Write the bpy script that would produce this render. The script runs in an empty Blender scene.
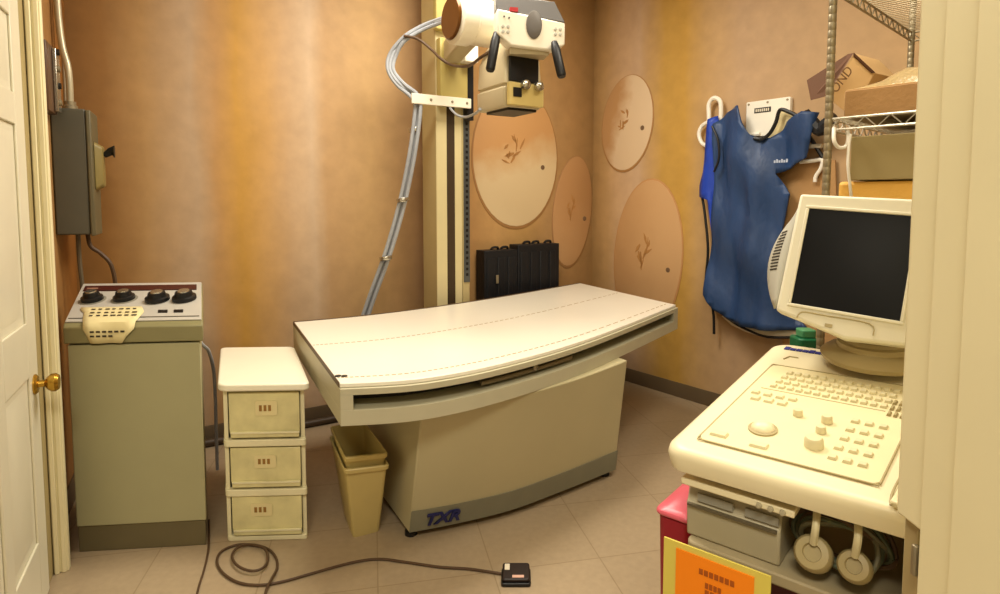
import bpy, bmesh, math, random
from mathutils import Vector, Matrix
random.seed(7)
SC = bpy.context.scene
COL = SC.collection
V = Vector

# ------------------------------------------------------------------ survey: photo measurements -> metres
F = 600.0; H = 1.38; PITCH = math.radians(4); Y0 = 200 + F*math.tan(PITCH)
def ray(px, py):
    cx = (px-500)/F; cy = -(py-Y0)/F
    return V((cx, math.cos(PITCH)+cy*math.sin(PITCH), -math.sin(PITCH)+cy*math.cos(PITCH)))
def Z(px, py, z):
    r = ray(px, py); return V((0, 0, H)) + r*((z-H)/r.z)
def D(px, py, d):
    r = ray(px, py); return V((0, 0, H)) + r*(d/r.y)
def PL(px, py, p, dv):
    r = ray(px, py); n = V((-dv[1], dv[0], 0)); t = (n.x*p[0]+n.y*p[1])/(n.dot(r)); return V((0, 0, H)) + r*t

# ------------------------------------------------------------------ materials
def lin(c):
    c = c/255.0
    return c/12.92 if c <= 0.04045 else ((c+0.055)/1.055)**2.4
def rgb(r, g, b): return (lin(r), lin(g), lin(b), 1)
MATS = {}
def M(name, c, rough=0.5, metal=0.0, var=0.08, scale=9.0, bump=0.0, bscale=60.0, spec=0.4, trans=0.0, emit=None, stretch=None):
    if name in MATS: return MATS[name]
    m = bpy.data.materials.new(name); m.use_nodes = True
    nt = m.node_tree; b = nt.nodes['Principled BSDF']
    tc = nt.nodes.new('ShaderNodeTexCoord')
    src = tc.outputs['Object']
    if stretch:
        mp = nt.nodes.new('ShaderNodeMapping'); mp.inputs['Scale'].default_value = stretch
        nt.links.new(src, mp.inputs[0]); src = mp.outputs[0]
    n = nt.nodes.new('ShaderNodeTexNoise'); n.inputs['Scale'].default_value = scale; n.inputs['Detail'].default_value = 4
    nt.links.new(src, n.inputs['Vector'])
    mx = nt.nodes.new('ShaderNodeMix'); mx.data_type = 'RGBA'
    base = rgb(*c)
    mx.inputs[6].default_value = tuple(max(0, v*(1-var*1.6)) for v in base[:3])+(1,)
    mx.inputs[7].default_value = tuple(min(1, v*(1+var*1.2)) for v in base[:3])+(1,)
    nt.links.new(n.outputs['Fac'], mx.inputs[0]); nt.links.new(mx.outputs[2], b.inputs['Base Color'])
    b.inputs['Roughness'].default_value = rough; b.inputs['Metallic'].default_value = metal
    b.inputs['Specular IOR Level'].default_value = spec
    if trans: b.inputs['Transmission Weight'].default_value = trans
    if emit:
        b.inputs['Emission Color'].default_value = base; b.inputs['Emission Strength'].default_value = emit
    if bump:
        n2 = nt.nodes.new('ShaderNodeTexNoise'); n2.inputs['Scale'].default_value = bscale; n2.inputs['Detail'].default_value = 3
        nt.links.new(src, n2.inputs['Vector'])
        bp = nt.nodes.new('ShaderNodeBump'); bp.inputs['Strength'].default_value = bump; bp.inputs['Distance'].default_value = 0.02
        nt.links.new(n2.outputs['Fac'], bp.inputs['Height']); nt.links.new(bp.outputs[0], b.inputs['Normal'])
    MATS[name] = m
    return m

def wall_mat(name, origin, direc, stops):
    """plaster whose tint carries soft vertical bands of light flicker and column shade"""
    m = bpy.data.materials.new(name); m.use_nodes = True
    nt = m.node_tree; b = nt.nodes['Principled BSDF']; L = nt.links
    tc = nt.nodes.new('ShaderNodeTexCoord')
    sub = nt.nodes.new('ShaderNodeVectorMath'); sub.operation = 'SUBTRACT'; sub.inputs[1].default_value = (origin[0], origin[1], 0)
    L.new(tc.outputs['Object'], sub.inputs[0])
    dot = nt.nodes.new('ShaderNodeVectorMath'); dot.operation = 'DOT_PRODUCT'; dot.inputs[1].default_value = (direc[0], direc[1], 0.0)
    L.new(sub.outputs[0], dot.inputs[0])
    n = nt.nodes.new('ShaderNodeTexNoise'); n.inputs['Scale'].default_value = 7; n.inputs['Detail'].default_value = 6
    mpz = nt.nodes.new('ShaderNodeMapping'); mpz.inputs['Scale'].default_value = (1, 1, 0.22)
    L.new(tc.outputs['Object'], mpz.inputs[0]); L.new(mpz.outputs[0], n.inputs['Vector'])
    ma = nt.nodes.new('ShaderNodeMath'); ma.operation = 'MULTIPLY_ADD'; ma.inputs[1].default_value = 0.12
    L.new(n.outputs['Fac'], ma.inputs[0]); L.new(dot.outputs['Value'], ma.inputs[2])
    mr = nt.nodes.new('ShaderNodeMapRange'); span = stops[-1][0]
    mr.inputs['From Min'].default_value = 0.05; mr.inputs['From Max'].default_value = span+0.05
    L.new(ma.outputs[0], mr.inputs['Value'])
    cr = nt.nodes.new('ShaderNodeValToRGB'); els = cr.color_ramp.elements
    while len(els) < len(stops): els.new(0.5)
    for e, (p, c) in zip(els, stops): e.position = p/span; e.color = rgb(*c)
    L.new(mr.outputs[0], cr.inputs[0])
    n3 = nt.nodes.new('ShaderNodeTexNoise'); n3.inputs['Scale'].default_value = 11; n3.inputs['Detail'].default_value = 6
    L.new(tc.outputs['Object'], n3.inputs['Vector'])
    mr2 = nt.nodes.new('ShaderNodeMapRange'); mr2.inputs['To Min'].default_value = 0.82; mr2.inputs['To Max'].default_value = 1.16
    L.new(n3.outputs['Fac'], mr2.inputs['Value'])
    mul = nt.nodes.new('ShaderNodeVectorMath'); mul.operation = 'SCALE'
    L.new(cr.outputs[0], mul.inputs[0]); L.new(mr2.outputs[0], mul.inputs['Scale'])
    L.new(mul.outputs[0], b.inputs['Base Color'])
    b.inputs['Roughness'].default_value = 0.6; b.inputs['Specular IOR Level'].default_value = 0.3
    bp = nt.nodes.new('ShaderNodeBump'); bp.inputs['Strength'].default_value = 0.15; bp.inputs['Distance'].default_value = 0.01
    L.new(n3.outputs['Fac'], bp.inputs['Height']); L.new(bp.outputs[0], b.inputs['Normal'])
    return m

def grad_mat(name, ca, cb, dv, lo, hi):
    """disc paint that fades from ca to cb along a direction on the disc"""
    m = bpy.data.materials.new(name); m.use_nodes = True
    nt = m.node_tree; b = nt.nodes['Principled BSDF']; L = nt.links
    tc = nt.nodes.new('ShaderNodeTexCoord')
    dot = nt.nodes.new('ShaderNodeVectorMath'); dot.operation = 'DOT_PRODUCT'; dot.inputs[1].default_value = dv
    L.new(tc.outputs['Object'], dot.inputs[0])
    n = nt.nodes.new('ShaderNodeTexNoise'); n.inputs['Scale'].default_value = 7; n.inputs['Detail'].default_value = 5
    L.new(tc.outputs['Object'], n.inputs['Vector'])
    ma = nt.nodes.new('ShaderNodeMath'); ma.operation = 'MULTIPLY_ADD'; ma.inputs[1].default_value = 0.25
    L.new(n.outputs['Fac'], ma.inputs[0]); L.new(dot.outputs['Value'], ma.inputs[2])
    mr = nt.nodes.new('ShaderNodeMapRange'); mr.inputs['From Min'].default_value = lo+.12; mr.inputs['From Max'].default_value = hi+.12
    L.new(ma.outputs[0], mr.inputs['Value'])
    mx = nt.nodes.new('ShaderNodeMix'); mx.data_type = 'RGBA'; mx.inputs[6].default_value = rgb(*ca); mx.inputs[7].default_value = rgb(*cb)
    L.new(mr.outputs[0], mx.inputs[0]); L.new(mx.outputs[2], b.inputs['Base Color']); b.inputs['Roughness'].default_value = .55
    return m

def floor_mat():
    m = bpy.data.materials.new('vinyl_tile'); m.use_nodes = True
    nt = m.node_tree; b = nt.nodes['Principled BSDF']; L = nt.links
    tc = nt.nodes.new('ShaderNodeTexCoord')
    mp = nt.nodes.new('ShaderNodeMapping'); mp.inputs['Rotation'].default_value = (0, 0, math.radians(-12))
    L.new(tc.outputs['Object'], mp.inputs[0])
    br = nt.nodes.new('ShaderNodeTexBrick'); br.offset = 0; br.inputs['Scale'].default_value = 1
    br.inputs['Brick Width'].default_value = 0.42; br.inputs['Row Height'].default_value = 0.42
    br.inputs['Mortar Size'].default_value = 0.0028; br.inputs['Mortar Smooth'].default_value = 0.4
    br.inputs['Color1'].default_value = rgb(170, 150, 122); br.inputs['Color2'].default_value = rgb(166, 146, 118)
    br.inputs['Mortar'].default_value = rgb(146, 126, 98)
    L.new(mp.outputs[0], br.inputs['Vector'])
    n = nt.nodes.new('ShaderNodeTexNoise'); n.inputs['Scale'].default_value = 38; n.inputs['Detail'].default_value = 6
    L.new(tc.outputs['Object'], n.inputs['Vector'])
    n2 = nt.nodes.new('ShaderNodeTexNoise'); n2.inputs['Scale'].default_value = 1.4
    L.new(tc.outputs['Object'], n2.inputs['Vector'])
    ad = nt.nodes.new('ShaderNodeMath'); ad.operation = 'ADD'; L.new(n.outputs['Fac'], ad.inputs[0]); L.new(n2.outputs['Fac'], ad.inputs[1])
    mr = nt.nodes.new('ShaderNodeMapRange'); mr.inputs['From Max'].default_value = 2; mr.inputs['To Min'].default_value = 0.72; mr.inputs['To Max'].default_value = 1.26
    L.new(ad.outputs[0], mr.inputs['Value'])
    mul = nt.nodes.new('ShaderNodeVectorMath'); mul.operation = 'SCALE'
    L.new(br.outputs[0], mul.inputs[0]); L.new(mr.outputs[0], mul.inputs['Scale']); L.new(mul.outputs[0], b.inputs['Base Color'])
    b.inputs['Roughness'].default_value = 0.32; b.inputs['Specular IOR Level'].default_value = 0.5
    return m

# ------------------------------------------------------------------ geometry builder
class Fr:
    def __init__(s, o, a, b, c=(0, 0, 1)): s.o = V(o); s.a = V(a); s.b = V(b); s.c = V(c)
    def __call__(s, x, y, z): return s.o + s.a*x + s.b*y + s.c*z
W = Fr((0, 0, 0), (1, 0, 0), (0, 1, 0))

class G:
    def __init__(s): s.bm = bmesh.new()
    def loft(s, rings, cap=True, closed=True):
        vs = [[s.bm.verts.new(p) for p in r] for r in rings]
        n = len(vs[0])
        for r0, r1 in zip(vs, vs[1:]):
            for i in range(n if closed else n-1):
                j = (i+1) % n
                s.bm.faces.new((r0[i], r0[j], r1[j], r1[i]))
        if cap and closed:
            s.bm.faces.new(list(reversed(vs[0]))); s.bm.faces.new(vs[-1])
        return s
    def box(s, f, x0, x1, y0, y1, z0, z1):
        return s.loft([[f(x0, y0, z), f(x1, y0, z), f(x1, y1, z), f(x0, y1, z)] for z in (z0, z1)])
    def rbox(s, f, x0, x1, y0, y1, z0, z1, r, n=5):
        """box with rounded vertical corners"""
        return s.loft([[f(x, y, z) for x, y in rrect(x0, x1, y0, y1, r, n)] for z in (z0, z1)])
    def prism(s, pts, d):
        d = V(d); return s.loft([[V(p) for p in pts], [V(p)+d for p in pts]])
    def tube(s, pts, r, n=8, smooth=0):
        pts = [V(p) for p in pts]
        if smooth: pts = spline(pts, smooth)
        rings = []; up = None
        for i, p in enumerate(pts):
            t = (pts[min(i+1, len(pts)-1)]-pts[max(i-1, 0)]).normalized()
            if up is None: up = V((0, 0, 1)) if abs(t.z) < 0.9 else V((1, 0, 0))
            x = t.cross(up).normalized(); up = x.cross(t).normalized()
            rr = r[i*(len(r)-1)//max(1, len(pts)-1)] if isinstance(r, (list, tuple)) else r
            rings.append([p + (x*math.cos(k*2*math.pi/n)+up*math.sin(k*2*math.pi/n))*rr for k in range(n)])
        return s.loft(rings)
    def lathe(s, o, axis, prof, n=20):
        o = V(o); ax = V(axis).normalized(); x = ax.cross(V((0, 0, 1)) if abs(ax.z) < 0.9 else V((1, 0, 0))).normalized(); y = ax.cross(x)
        return s.loft([[o+ax*h+(x*math.cos(k*2*math.pi/n)+y*math.sin(k*2*math.pi/n))*max(r, 1e-4) for k in range(n)] for r, h in prof])
    def ball(s, o, r, n=12, sc=(1, 1, 1)):
        return s.lathe(o, (0, 0, 1), [(r*math.sin(math.pi*i/8), -r*math.cos(math.pi*i/8)*sc[2]) for i in range(9)], n)
    def obj(s, name, mat, parent=None, bevel=0.0, seg=2, ang=38):
        bmesh.ops.recalc_face_normals(s.bm, faces=s.bm.faces)
        if parent is not None:
            r = parent
            while r.parent: r = r.parent
            s.bm.transform(Matrix.Translation(-r.location))
        me = bpy.data.meshes.new(name); s.bm.to_mesh(me); s.bm.free()
        for p in me.polygons: p.use_smooth = True
        me.set_sharp_from_angle(angle=math.radians(ang))
        me.materials.append(mat)
        o = bpy.data.objects.new(name, me); COL.objects.link(o)
        if parent is not None: o.parent = parent
        if bevel:
            md = o.modifiers.new('bev', 'BEVEL'); md.width = bevel; md.segments = seg; md.limit_method = 'ANGLE'; md.angle_limit = math.radians(40)
        return o
def rrect(x0, x1, y0, y1, r, n=5):
    out = []
    for cx, cy, a0 in ((x1-r, y0+r, -90), (x1-r, y1-r, 0), (x0+r, y1-r, 90), (x0+r, y0+r, 180)):
        for k in range(n+1):
            a = math.radians(a0+90*k/n); out.append((cx+r*math.cos(a), cy+r*math.sin(a)))
    return out
def spline(pts, k=6):
    P = [pts[0]]+list(pts)+[pts[-1]]; out = []
    for i in range(1, len(P)-2):
        for j in range(k):
            t = j/k; a, b, c, d = P[i-1], P[i], P[i+1], P[i+2]
            out.append(0.5*((2*b)+(c-a)*t+(2*a-5*b+4*c-d)*t*t+(3*b-a-3*c+d)*t**3))
    out.append(P[-2]); return out
def text(name, s, o, a, up, h, mat, parent, depth=0.001, bold=0.0, shear=0.0):
    cu = bpy.data.curves.new(name, 'FONT'); cu.body = s; cu.size = h*1.38; cu.extrude = depth; cu.offset = bold; cu.shear = shear
    cu.resolution_u = 3
    t = bpy.data.objects.new('tmp', cu); COL.objects.link(t)
    dg = bpy.context.evaluated_depsgraph_get(); dg.update()
    me = bpy.data.meshes.new_from_object(t.evaluated_get(dg)); bpy.data.objects.remove(t)
    a = V(a).normalized(); up = V(up); up = (up-a*up.dot(a)).normalized(); n = a.cross(up)
    r = parent
    while r.parent: r = r.parent
    m = Matrix((a, up, n)).transposed().to_4x4(); m.translation = V(o)-r.location
    me.transform(m); me.name = name; me.materials.clear(); me.materials.append(mat)
    ob = bpy.data.objects.new(name, me); COL.objects.link(ob); ob.parent = parent
    return ob
def tag(o, label, cat, group=None):
    o['label'] = label; o['category'] = cat
    if group: o['group'] = group
    return o
def thing(name, loc, label, cat, group=None):
    o = bpy.data.objects.new(name, None); o.empty_display_size = 0.1; COL.objects.link(o); o.location = V(loc)
    bpy.context.view_layer.update()
    return tag(o, label, cat, group)
def struct(o): o['kind'] = 'structure'; return o

# ------------------------------------------------------------------ palette
cream = M('cream_paint', (240, 230, 188), 0.45, var=0.03)
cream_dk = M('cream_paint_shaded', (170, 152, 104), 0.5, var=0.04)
doorwhite = M('door_white', (226, 220, 196), 0.35, var=0.03)
brass = M('brass', (190, 150, 60), 0.25, 0.9)
beige = M('table_beige', (192, 186, 158), 0.42, var=0.05)
beige_side = M('pedestal_paint', (194, 184, 146), 0.4, var=0.06, scale=3)
laminate = M('white_laminate', (240, 234, 218), 0.28, var=0.03, scale=3)
greyband = M('kick_grey', (134, 132, 112), 0.5, var=0.08)
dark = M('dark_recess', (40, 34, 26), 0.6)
black = M('black_plastic', (18, 17, 17), 0.4)
blackcloth = M('black_vinyl', (14, 14, 18), 0.55, bump=0.2, bscale=30)
navy = M('navy_print', (30, 34, 92), 0.5)
chrome = M('chrome', (190, 185, 172), 0.25, 0.9)
steel = M('zinc_steel', (150, 138, 112), 0.4, 0.55)
olive = M('console_olive', (166, 161, 124), 0.4, var=0.06, scale=4)
olive_dk = M('console_band', (136, 130, 92), 0.4, var=0.06)
brownband = M('console_plinth', (104, 94, 66), 0.5, var=0.1)
consgrey = M('console_grey', (186, 182, 172), 0.4, var=0.05)
paper = M('paper', (226, 212, 160), 0.7, var=0.06)
ink = M('ink', (60, 50, 40), 0.7)
maroon = M('maroon_strip', (66, 22, 18), 0.4)
plast = M('drawer_lid', (244, 238, 216), 0.35, var=0.02)
plast_milk = M('milky_drawer', (226, 214, 160), 0.22, var=0.3, scale=8, bump=0.12, bscale=14)
plast_frame = M('milky_frame', (232, 224, 186), 0.35, var=0.08)
binmat = M('waste_plastic', (202, 182, 118), 0.4, var=0.05)
binmat2 = M('waste_plastic_inner', (206, 186, 118), 0.4, var=0.05)
us_white = M('ultrasound_cream', (236, 224, 186), 0.38, var=0.03)
us_over = M('panel_overlay', (234, 222, 178), 0.4, var=0.04, scale=20)
us_key = M('key_cream', (222, 212, 172), 0.45, var=0.05)
us_line = M('panel_line', (172, 156, 112), 0.5)
us_grey = M('base_taupe', (170, 152, 108), 0.45, var=0.05)
monwhite = M('monitor_shell', (226, 220, 196), 0.4, var=0.03)
mongrey = M('monitor_side', (186, 184, 170), 0.5, var=0.04)
screen = M('crt_glass', (10, 10, 11), 0.42, spec=0.18)
printer_m = M('printer_grey', (176, 166, 138), 0.45, var=0.05)
orange = M('orange_label', (255, 140, 10), 0.6, var=0.03)
yellowcard = M('yellow_card', (222, 204, 92), 0.6, var=0.04)
redplast = M('red_plastic', (150, 20, 40), 0.3, var=0.1)
pinklid = M('pink_lid', (214, 96, 110), 0.3, var=0.08)
maroonp = M('dark_red_plastic', (92, 14, 22), 0.4)
carton = M('carton_brown', (172, 132, 84), 0.75, var=0.06, bump=0.1)
carton_in = M('carton_shadow', (82, 50, 26), 0.8)
carton_lt = M('carton_tan', (206, 170, 118), 0.75, var=0.05)
carton_grey = M('carton_olive', (160, 142, 96), 0.75, var=0.04)
poly = M('plastic_wrap', (176, 152, 106), 0.25, var=0.1, bump=0.5, bscale=18, spec=0.7)
envel = M('manila_orange', (236, 182, 84), 0.6, var=0.06, bump=0.15)
blue = M('apron_blue', (40, 66, 108), 0.45, var=0.35, scale=7, bump=0.9, bscale=9, stretch=(1, 1, 0.45))
blue2 = M('apron_bright_blue', (26, 62, 168), 0.45, var=0.15, bump=0.3, bscale=12)
whitecl = M('white_cloth', (222, 212, 190), 0.7, var=0.05)
whitepl = M('white_plastic', (236, 230, 216), 0.4, var=0.03)
hosegrey = M('hose_grey', (166, 170, 176), 0.4, var=0.1, scale=30)
brownwire = M('brown_wire', (84, 62, 42), 0.5)
boxgrey = M('switchbox_grey', (84, 80, 66), 0.5, var=0.07)
boxolive = M('switchbox_cover', (132, 116, 66), 0.45, var=0.06)
conduit_m = M('conduit', (190, 180, 152), 0.35, 0.35)
column_m = M('column_cream', (184, 166, 118), 0.4, var=0.05)
column_lt = M('column_edge', (208, 194, 148), 0.3, var=0.04)
column_dk = M('column_groove', (60, 44, 22), 0.6)
rail_m = M('rail_strip', (92, 96, 96), 0.35, 0.5)
head_w = M('head_white', (238, 230, 210), 0.35, var=0.03)
head_b = M('collimator_beige', (190, 176, 142), 0.4, var=0.05)
head_g = M('control_grey', (74, 70, 66), 0.4, var=0.05)
amber = M('cap_amber_reflection', (104, 64, 22), 0.25, 0.3, var=0.12)  # amber reflection on the barrel end, put into its colour
red_p = M('red_print', (178, 40, 40), 0.5)
base_m = M('baseboard_vinyl', (98, 82, 60), 0.5, var=0.08)
discm = M('disc_pale', (206, 180, 132), 0.55, var=0.07, scale=5)
discm2 = M('disc_pale_grey', (196, 172, 138), 0.55, var=0.07, scale=5)
discf = M('disc_faint', (174, 130, 82), 0.6, var=0.08, scale=4)
discrim = M('disc_rim', (164, 120, 70), 0.6)  # brown disc outline, with the shadow under its edge put into the colour
motif = M('disc_motif', (170, 122, 68), 0.6)
greenp = M('green_plastic', (14, 96, 58), 0.4)
greenl = M('green_cap', (70, 140, 96), 0.4)
probe_m = M('probe_plastic', (172, 156, 112), 0.4, var=0.08)
pedal_m = M('pedal_black', (38, 26, 22), 0.4)

# ------------------------------------------------------------------ room shell
A = V((-2.15, 3.03, 0)); C = V((0.74, 4.80, 0))
u = (C-A).normalized(); v = V((0.613, -0.790, 0)); lw = V((0.45, -0.893, 0))
nb = V((u.y, -u.x, 0)); nr = V((-0.79, -0.613, 0)); nl = V((0.893, 0.45, 0))
CH = 3.1
RE = C + v*5.2          # right wall end
LE = A + lw*1.95        # left wall end, the door hinge
backL = (C-A).length
def walls(name, p, q, out, mat, th=0.12):
    g = G(); p = V(p); q = V(q); o = V(out)*th
    g.prism([p, q, q+V((0, 0, CH)), p+V((0, 0, CH))], o)
    return struct(g.obj(name, mat))
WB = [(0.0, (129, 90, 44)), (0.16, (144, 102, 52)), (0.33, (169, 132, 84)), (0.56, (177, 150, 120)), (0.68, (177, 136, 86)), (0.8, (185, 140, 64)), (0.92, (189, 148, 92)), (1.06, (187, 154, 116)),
    (1.2, (193, 166, 136)), (1.3, (181, 146, 104)), (1.55, (187, 152, 104)), (1.75, (173, 138, 94)), (1.95, (154, 120, 84)), (2.15, (177, 134, 84)), (2.5, (189, 148, 94)), (2.75, (179, 140, 84)), (2.95, (171, 134, 88)), (3.15, (162, 124, 78)), (3.38, (140, 106, 64))]  # light flicker bands and the shadow beside the column put into the tint
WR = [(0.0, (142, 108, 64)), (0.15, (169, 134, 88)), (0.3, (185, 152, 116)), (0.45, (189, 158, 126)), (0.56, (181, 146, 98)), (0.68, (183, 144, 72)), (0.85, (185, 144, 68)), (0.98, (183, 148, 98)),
    (1.25, (183, 152, 118)), (1.6, (177, 146, 110)), (2.2, (177, 144, 102)), (5.2, (167, 130, 86))]  # bands of flickering light put into the right wall tint
wm_back = wall_mat('wall_back_light_bands', A, u, WB)
wm_right = wall_mat('wall_right_light_bands', C, v, WR)
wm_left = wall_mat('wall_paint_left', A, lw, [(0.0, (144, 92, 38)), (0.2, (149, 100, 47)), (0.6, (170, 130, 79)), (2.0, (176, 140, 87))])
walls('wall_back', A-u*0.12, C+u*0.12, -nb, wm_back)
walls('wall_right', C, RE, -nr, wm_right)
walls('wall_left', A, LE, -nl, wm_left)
DW = Fr((0.62, 0.74, 0), (1, 0, 0), (0, -1, 0))
g = G(); g.box(DW, 0.0, RE.x-0.62+0.1, 0, 0.12, 0, CH); struct(g.obj('wall_front', cream))
g = G(); g.loft([[V((-4, -2.2, z)), V((4.6, -2.2, z)), V((4.6, 6, z)), V((-4, 6, z))] for z in (-0.1, 0)]); struct(g.obj('floor', floor_mat()))
ceilm = M('ceiling_white', (214, 204, 184), 0.8)
g = G(); g.loft([[V((-4, -2.2, z)), V((4.6, -2.2, z)), V((4.6, 6, z)), V((-4, 6, z))] for z in (CH, CH+0.1)]); struct(g.obj('ceiling', ceilm))
def baseboard(name, p, q, n):
    g = G(); n = V(n)
    pr = [(0, 0), (0.012, 0), (0.010, 0.085), (0.006, 0.1), (0, 0.1)]
    g.loft([[V(e)+n*d+V((0, 0, z+0.001)) for d, z in pr] for e in (p, q)]); struct(g.obj(name, base_m))
baseboard('baseboard_back', A, C, nb); baseboard('baseboard_right', C, RE, nr); baseboard('baseboard_left', A, A+lw*0.9, nl)

# left casing: stands proud of the left wall just past the open door
CA = Fr(A+lw*1.0, lw, nl)
g = G(); g.box(CA, 0.0, 0.03, 0.0405, 0.088, 0, CH); g.box(CA, 0.0305, 0.042, 0.045, 0.060, 0, CH); g.box(CA, 0.0305, 0.036, 0.066, 0.082, 0, CH)
struct(g.obj('trim_1', cream, bevel=0.004))
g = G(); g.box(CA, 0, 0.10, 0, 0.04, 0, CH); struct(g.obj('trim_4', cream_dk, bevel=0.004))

# door leaf, folded open along the left wall
d0 = Z(50, 592, 0); d0.z = 0; dl = lw.normalized(); DR = Fr(d0, dl, nl)
door = thing('door_1', d0, 'white six panel door folded open along left wall', 'door'); door['kind'] = 'structure'
g = G(); LW, LH = 0.86, 2.08
g.box(DR, 0, LW, -0.030, -0.008, 0.012, LH)
for x0, x1 in ((0, 0.11), (0.39, 0.47), (LW-0.11, LW)): g.box(DR, x0, x1, -0.008, 0, 0.012, LH)
zs = [(0.012, 0.24), (0.80, 0.98), (1.62, 1.72), (1.96, LH)]
for z0, z1 in zs:
    for x0, x1 in ((0.11, 0.39), (0.47, LW-0.11)): g.box(DR, x0, x1, -0.008, 0, z0, z1)
g.obj('door_leaf', doorwhite, door, bevel=0.003)
for (z0, z1) in ((0.24, 0.80), (0.98, 1.62), (1.72, 1.96)):
    for x0, x1 in ((0.11, 0.39), (0.47, LW-0.11)):
        g = G(); g.loft([[DR(a, -0.009, b) for a, b in ((x0+0.02, z0+0.02), (x1-0.02, z0+0.02), (x1-0.02, z1-0.02), (x0+0.02, z1-0.02))],
                         [DR(a, -0.001, b) for a, b in ((x0+0.06, z0+0.06), (x1-0.06, z0+0.06), (x1-0.06, z1-0.06), (x0+0.06, z1-0.06))]])
        g.obj('raised_panel', doorwhite, door)
kz = D(40, 378, 2.05).z
g = G(); k0 = DR(0.055, 0, kz)
g.lathe(k0, nl, [(0.034, 0), (0.034, 0.004), (0.028, 0.010), (0.012, 0.012), (0.011, 0.028), (0.020, 0.034), (0.030, 0.046), (0.031, 0.058), (0.024, 0.068), (0.0, 0.071)], 24)
g.obj('door_knob', brass, door)

# right jamb beside the camera
g = G(); JB = Fr((0, 0, 0), (1, 0, 0), (0, 1, 0))
g.box(JB, 0.528, 0.60, 0.722, 0.772, 0.965, CH); g.box(JB, 0.534, 0.60, 0.772, 0.782, 0.965, CH)
struct(g.obj('trim_2', cream, bevel=0.003))
g = G(); g.box(JB, 0.522, 0.62, 0.664, 0.7195, 0, CH); g.box(JB, 0.516, 0.60, 0.55, 0.663, 0, CH); g.box(JB, 0.545, 0.62, 0.7195, 0.7225, 0, CH); struct(g.obj('trim_3', cream, bevel=0.004))
lt = thing('latch_plate', (0.55, 0.75, 0), 'tarnished metal plate and catch at the foot of the cream jamb', 'hardware')
g = G(); g.box(JB, 0.536, 0.60, 0.735, 0.768, 0, 0.963); g.obj('post', us_grey, lt, bevel=0.003)
g = G(); g.box(JB, 0.530, 0.59, 0.724, 0.7349, 0.90, 0.962); g.obj('plate', boxolive, lt, bevel=0.002)
g = G(); g.box(JB, 0.522, 0.5295, 0.726, 0.734, 0.905, 0.945); g.obj('catch', steel, lt, bevel=0.002)

# ------------------------------------------------------------------ round wall discs
def disc(name, pts_c, rx, rz, wall_o, wall_d, n, label, m, rimm, mot=True, tilt=0.0):
    c = V(pts_c); d = V(wall_d); n = V(n); z = V((0, 0, 1))
    t = thing(name, c, label, 'wall disc', 'round discs on the tan walls')
    def ell(s, off, k=40, sh=(0, 0)):
        out = []
        for i in range(k):
            a = 2*math.pi*i/k; x = rx*s*math.cos(a); y = rz*s*math.sin(a)
            out.append(c+d*(x*math.cos(tilt)-y*math.sin(tilt)+sh[0])+z*(x*math.sin(tilt)+y*math.cos(tilt)+sh[1])+n*off)
        return out
    g = G(); g.loft([ell(1.0, 0.001), ell(1.0, 0.005), ell(0.985, 0.007)]); g.obj('rim', rimm, t)
    g = G(); g.loft([ell(0.97, 0.003, sh=(0.0, 0.006)), ell(0.97, 0.0085, sh=(0, 0.006)), ell(0.955, 0.010, sh=(0, 0.006))]); g.obj('plate', m, t)
    if mot:
        g = G()
        rnd = random.Random(len(label))
        for q in range(11):
            a0 = rnd.uniform(35, 250); r0 = rnd.uniform(.0, .30); ln = rnd.uniform(.10, .30); w = rnd.uniform(.012, .035)
            px_, pz_ = rx*r0*math.cos(math.radians(a0))-rx*.06, rz*r0*.8*math.sin(math.radians(a0))+rz*.05
            ca, sa = math.cos(math.radians(a0*1.7)), math.sin(math.radians(a0*1.7))
            P = lambda r, w_: c+d*(px_+(r*ca-w_*sa)*rx)+z*(pz_+(r*sa+w_*ca)*rz*.8)+n*0.0102
            ou = (P(0, -w*.4), P(ln*.5, -w), P(ln, 0), P(ln*.5, w), P(0, w*.4))
            g.loft([list(ou), [q_+n*0.003 for q_ in ou]])
        g.obj('motif', motif, t)
        g = G(); q = c+d*(rx*0.62)-z*(rz*0.12)
        g.lathe(q+n*0.0102, n, [(0.018, 0), (0.016, 0.003), (0.0, 0.004)], 12); g.obj('spot', M('disc_spot', (110, 84, 60), 0.6), t)
def wallpt(px, py, o, d, off, n): return PL(px, py, o+V(n)*off, d)
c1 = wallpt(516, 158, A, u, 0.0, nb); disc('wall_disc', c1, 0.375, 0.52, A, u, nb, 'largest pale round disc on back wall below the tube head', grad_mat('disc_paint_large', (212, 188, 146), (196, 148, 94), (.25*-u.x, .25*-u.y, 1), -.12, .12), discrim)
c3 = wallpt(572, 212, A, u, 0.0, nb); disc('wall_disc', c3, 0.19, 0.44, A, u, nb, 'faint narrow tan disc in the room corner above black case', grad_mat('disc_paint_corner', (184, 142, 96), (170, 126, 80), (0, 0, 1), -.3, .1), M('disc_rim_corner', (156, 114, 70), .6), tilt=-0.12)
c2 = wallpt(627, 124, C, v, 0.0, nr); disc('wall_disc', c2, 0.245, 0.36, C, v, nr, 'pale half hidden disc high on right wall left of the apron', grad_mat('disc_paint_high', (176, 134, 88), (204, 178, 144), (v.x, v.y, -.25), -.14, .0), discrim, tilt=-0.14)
c4 = wallpt(647, 258, C, v, 0.0, nr); disc('wall_disc', c4, 0.31, 0.58, C, v, nr, 'faint low tan disc on right wall above end of white table', grad_mat('disc_paint_low', (176, 134, 88), (190, 150, 104), (v.x, v.y, 0), -.3, .1), M('disc_rim_right', (182, 134, 84), 0.6), tilt=-0.08)

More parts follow.
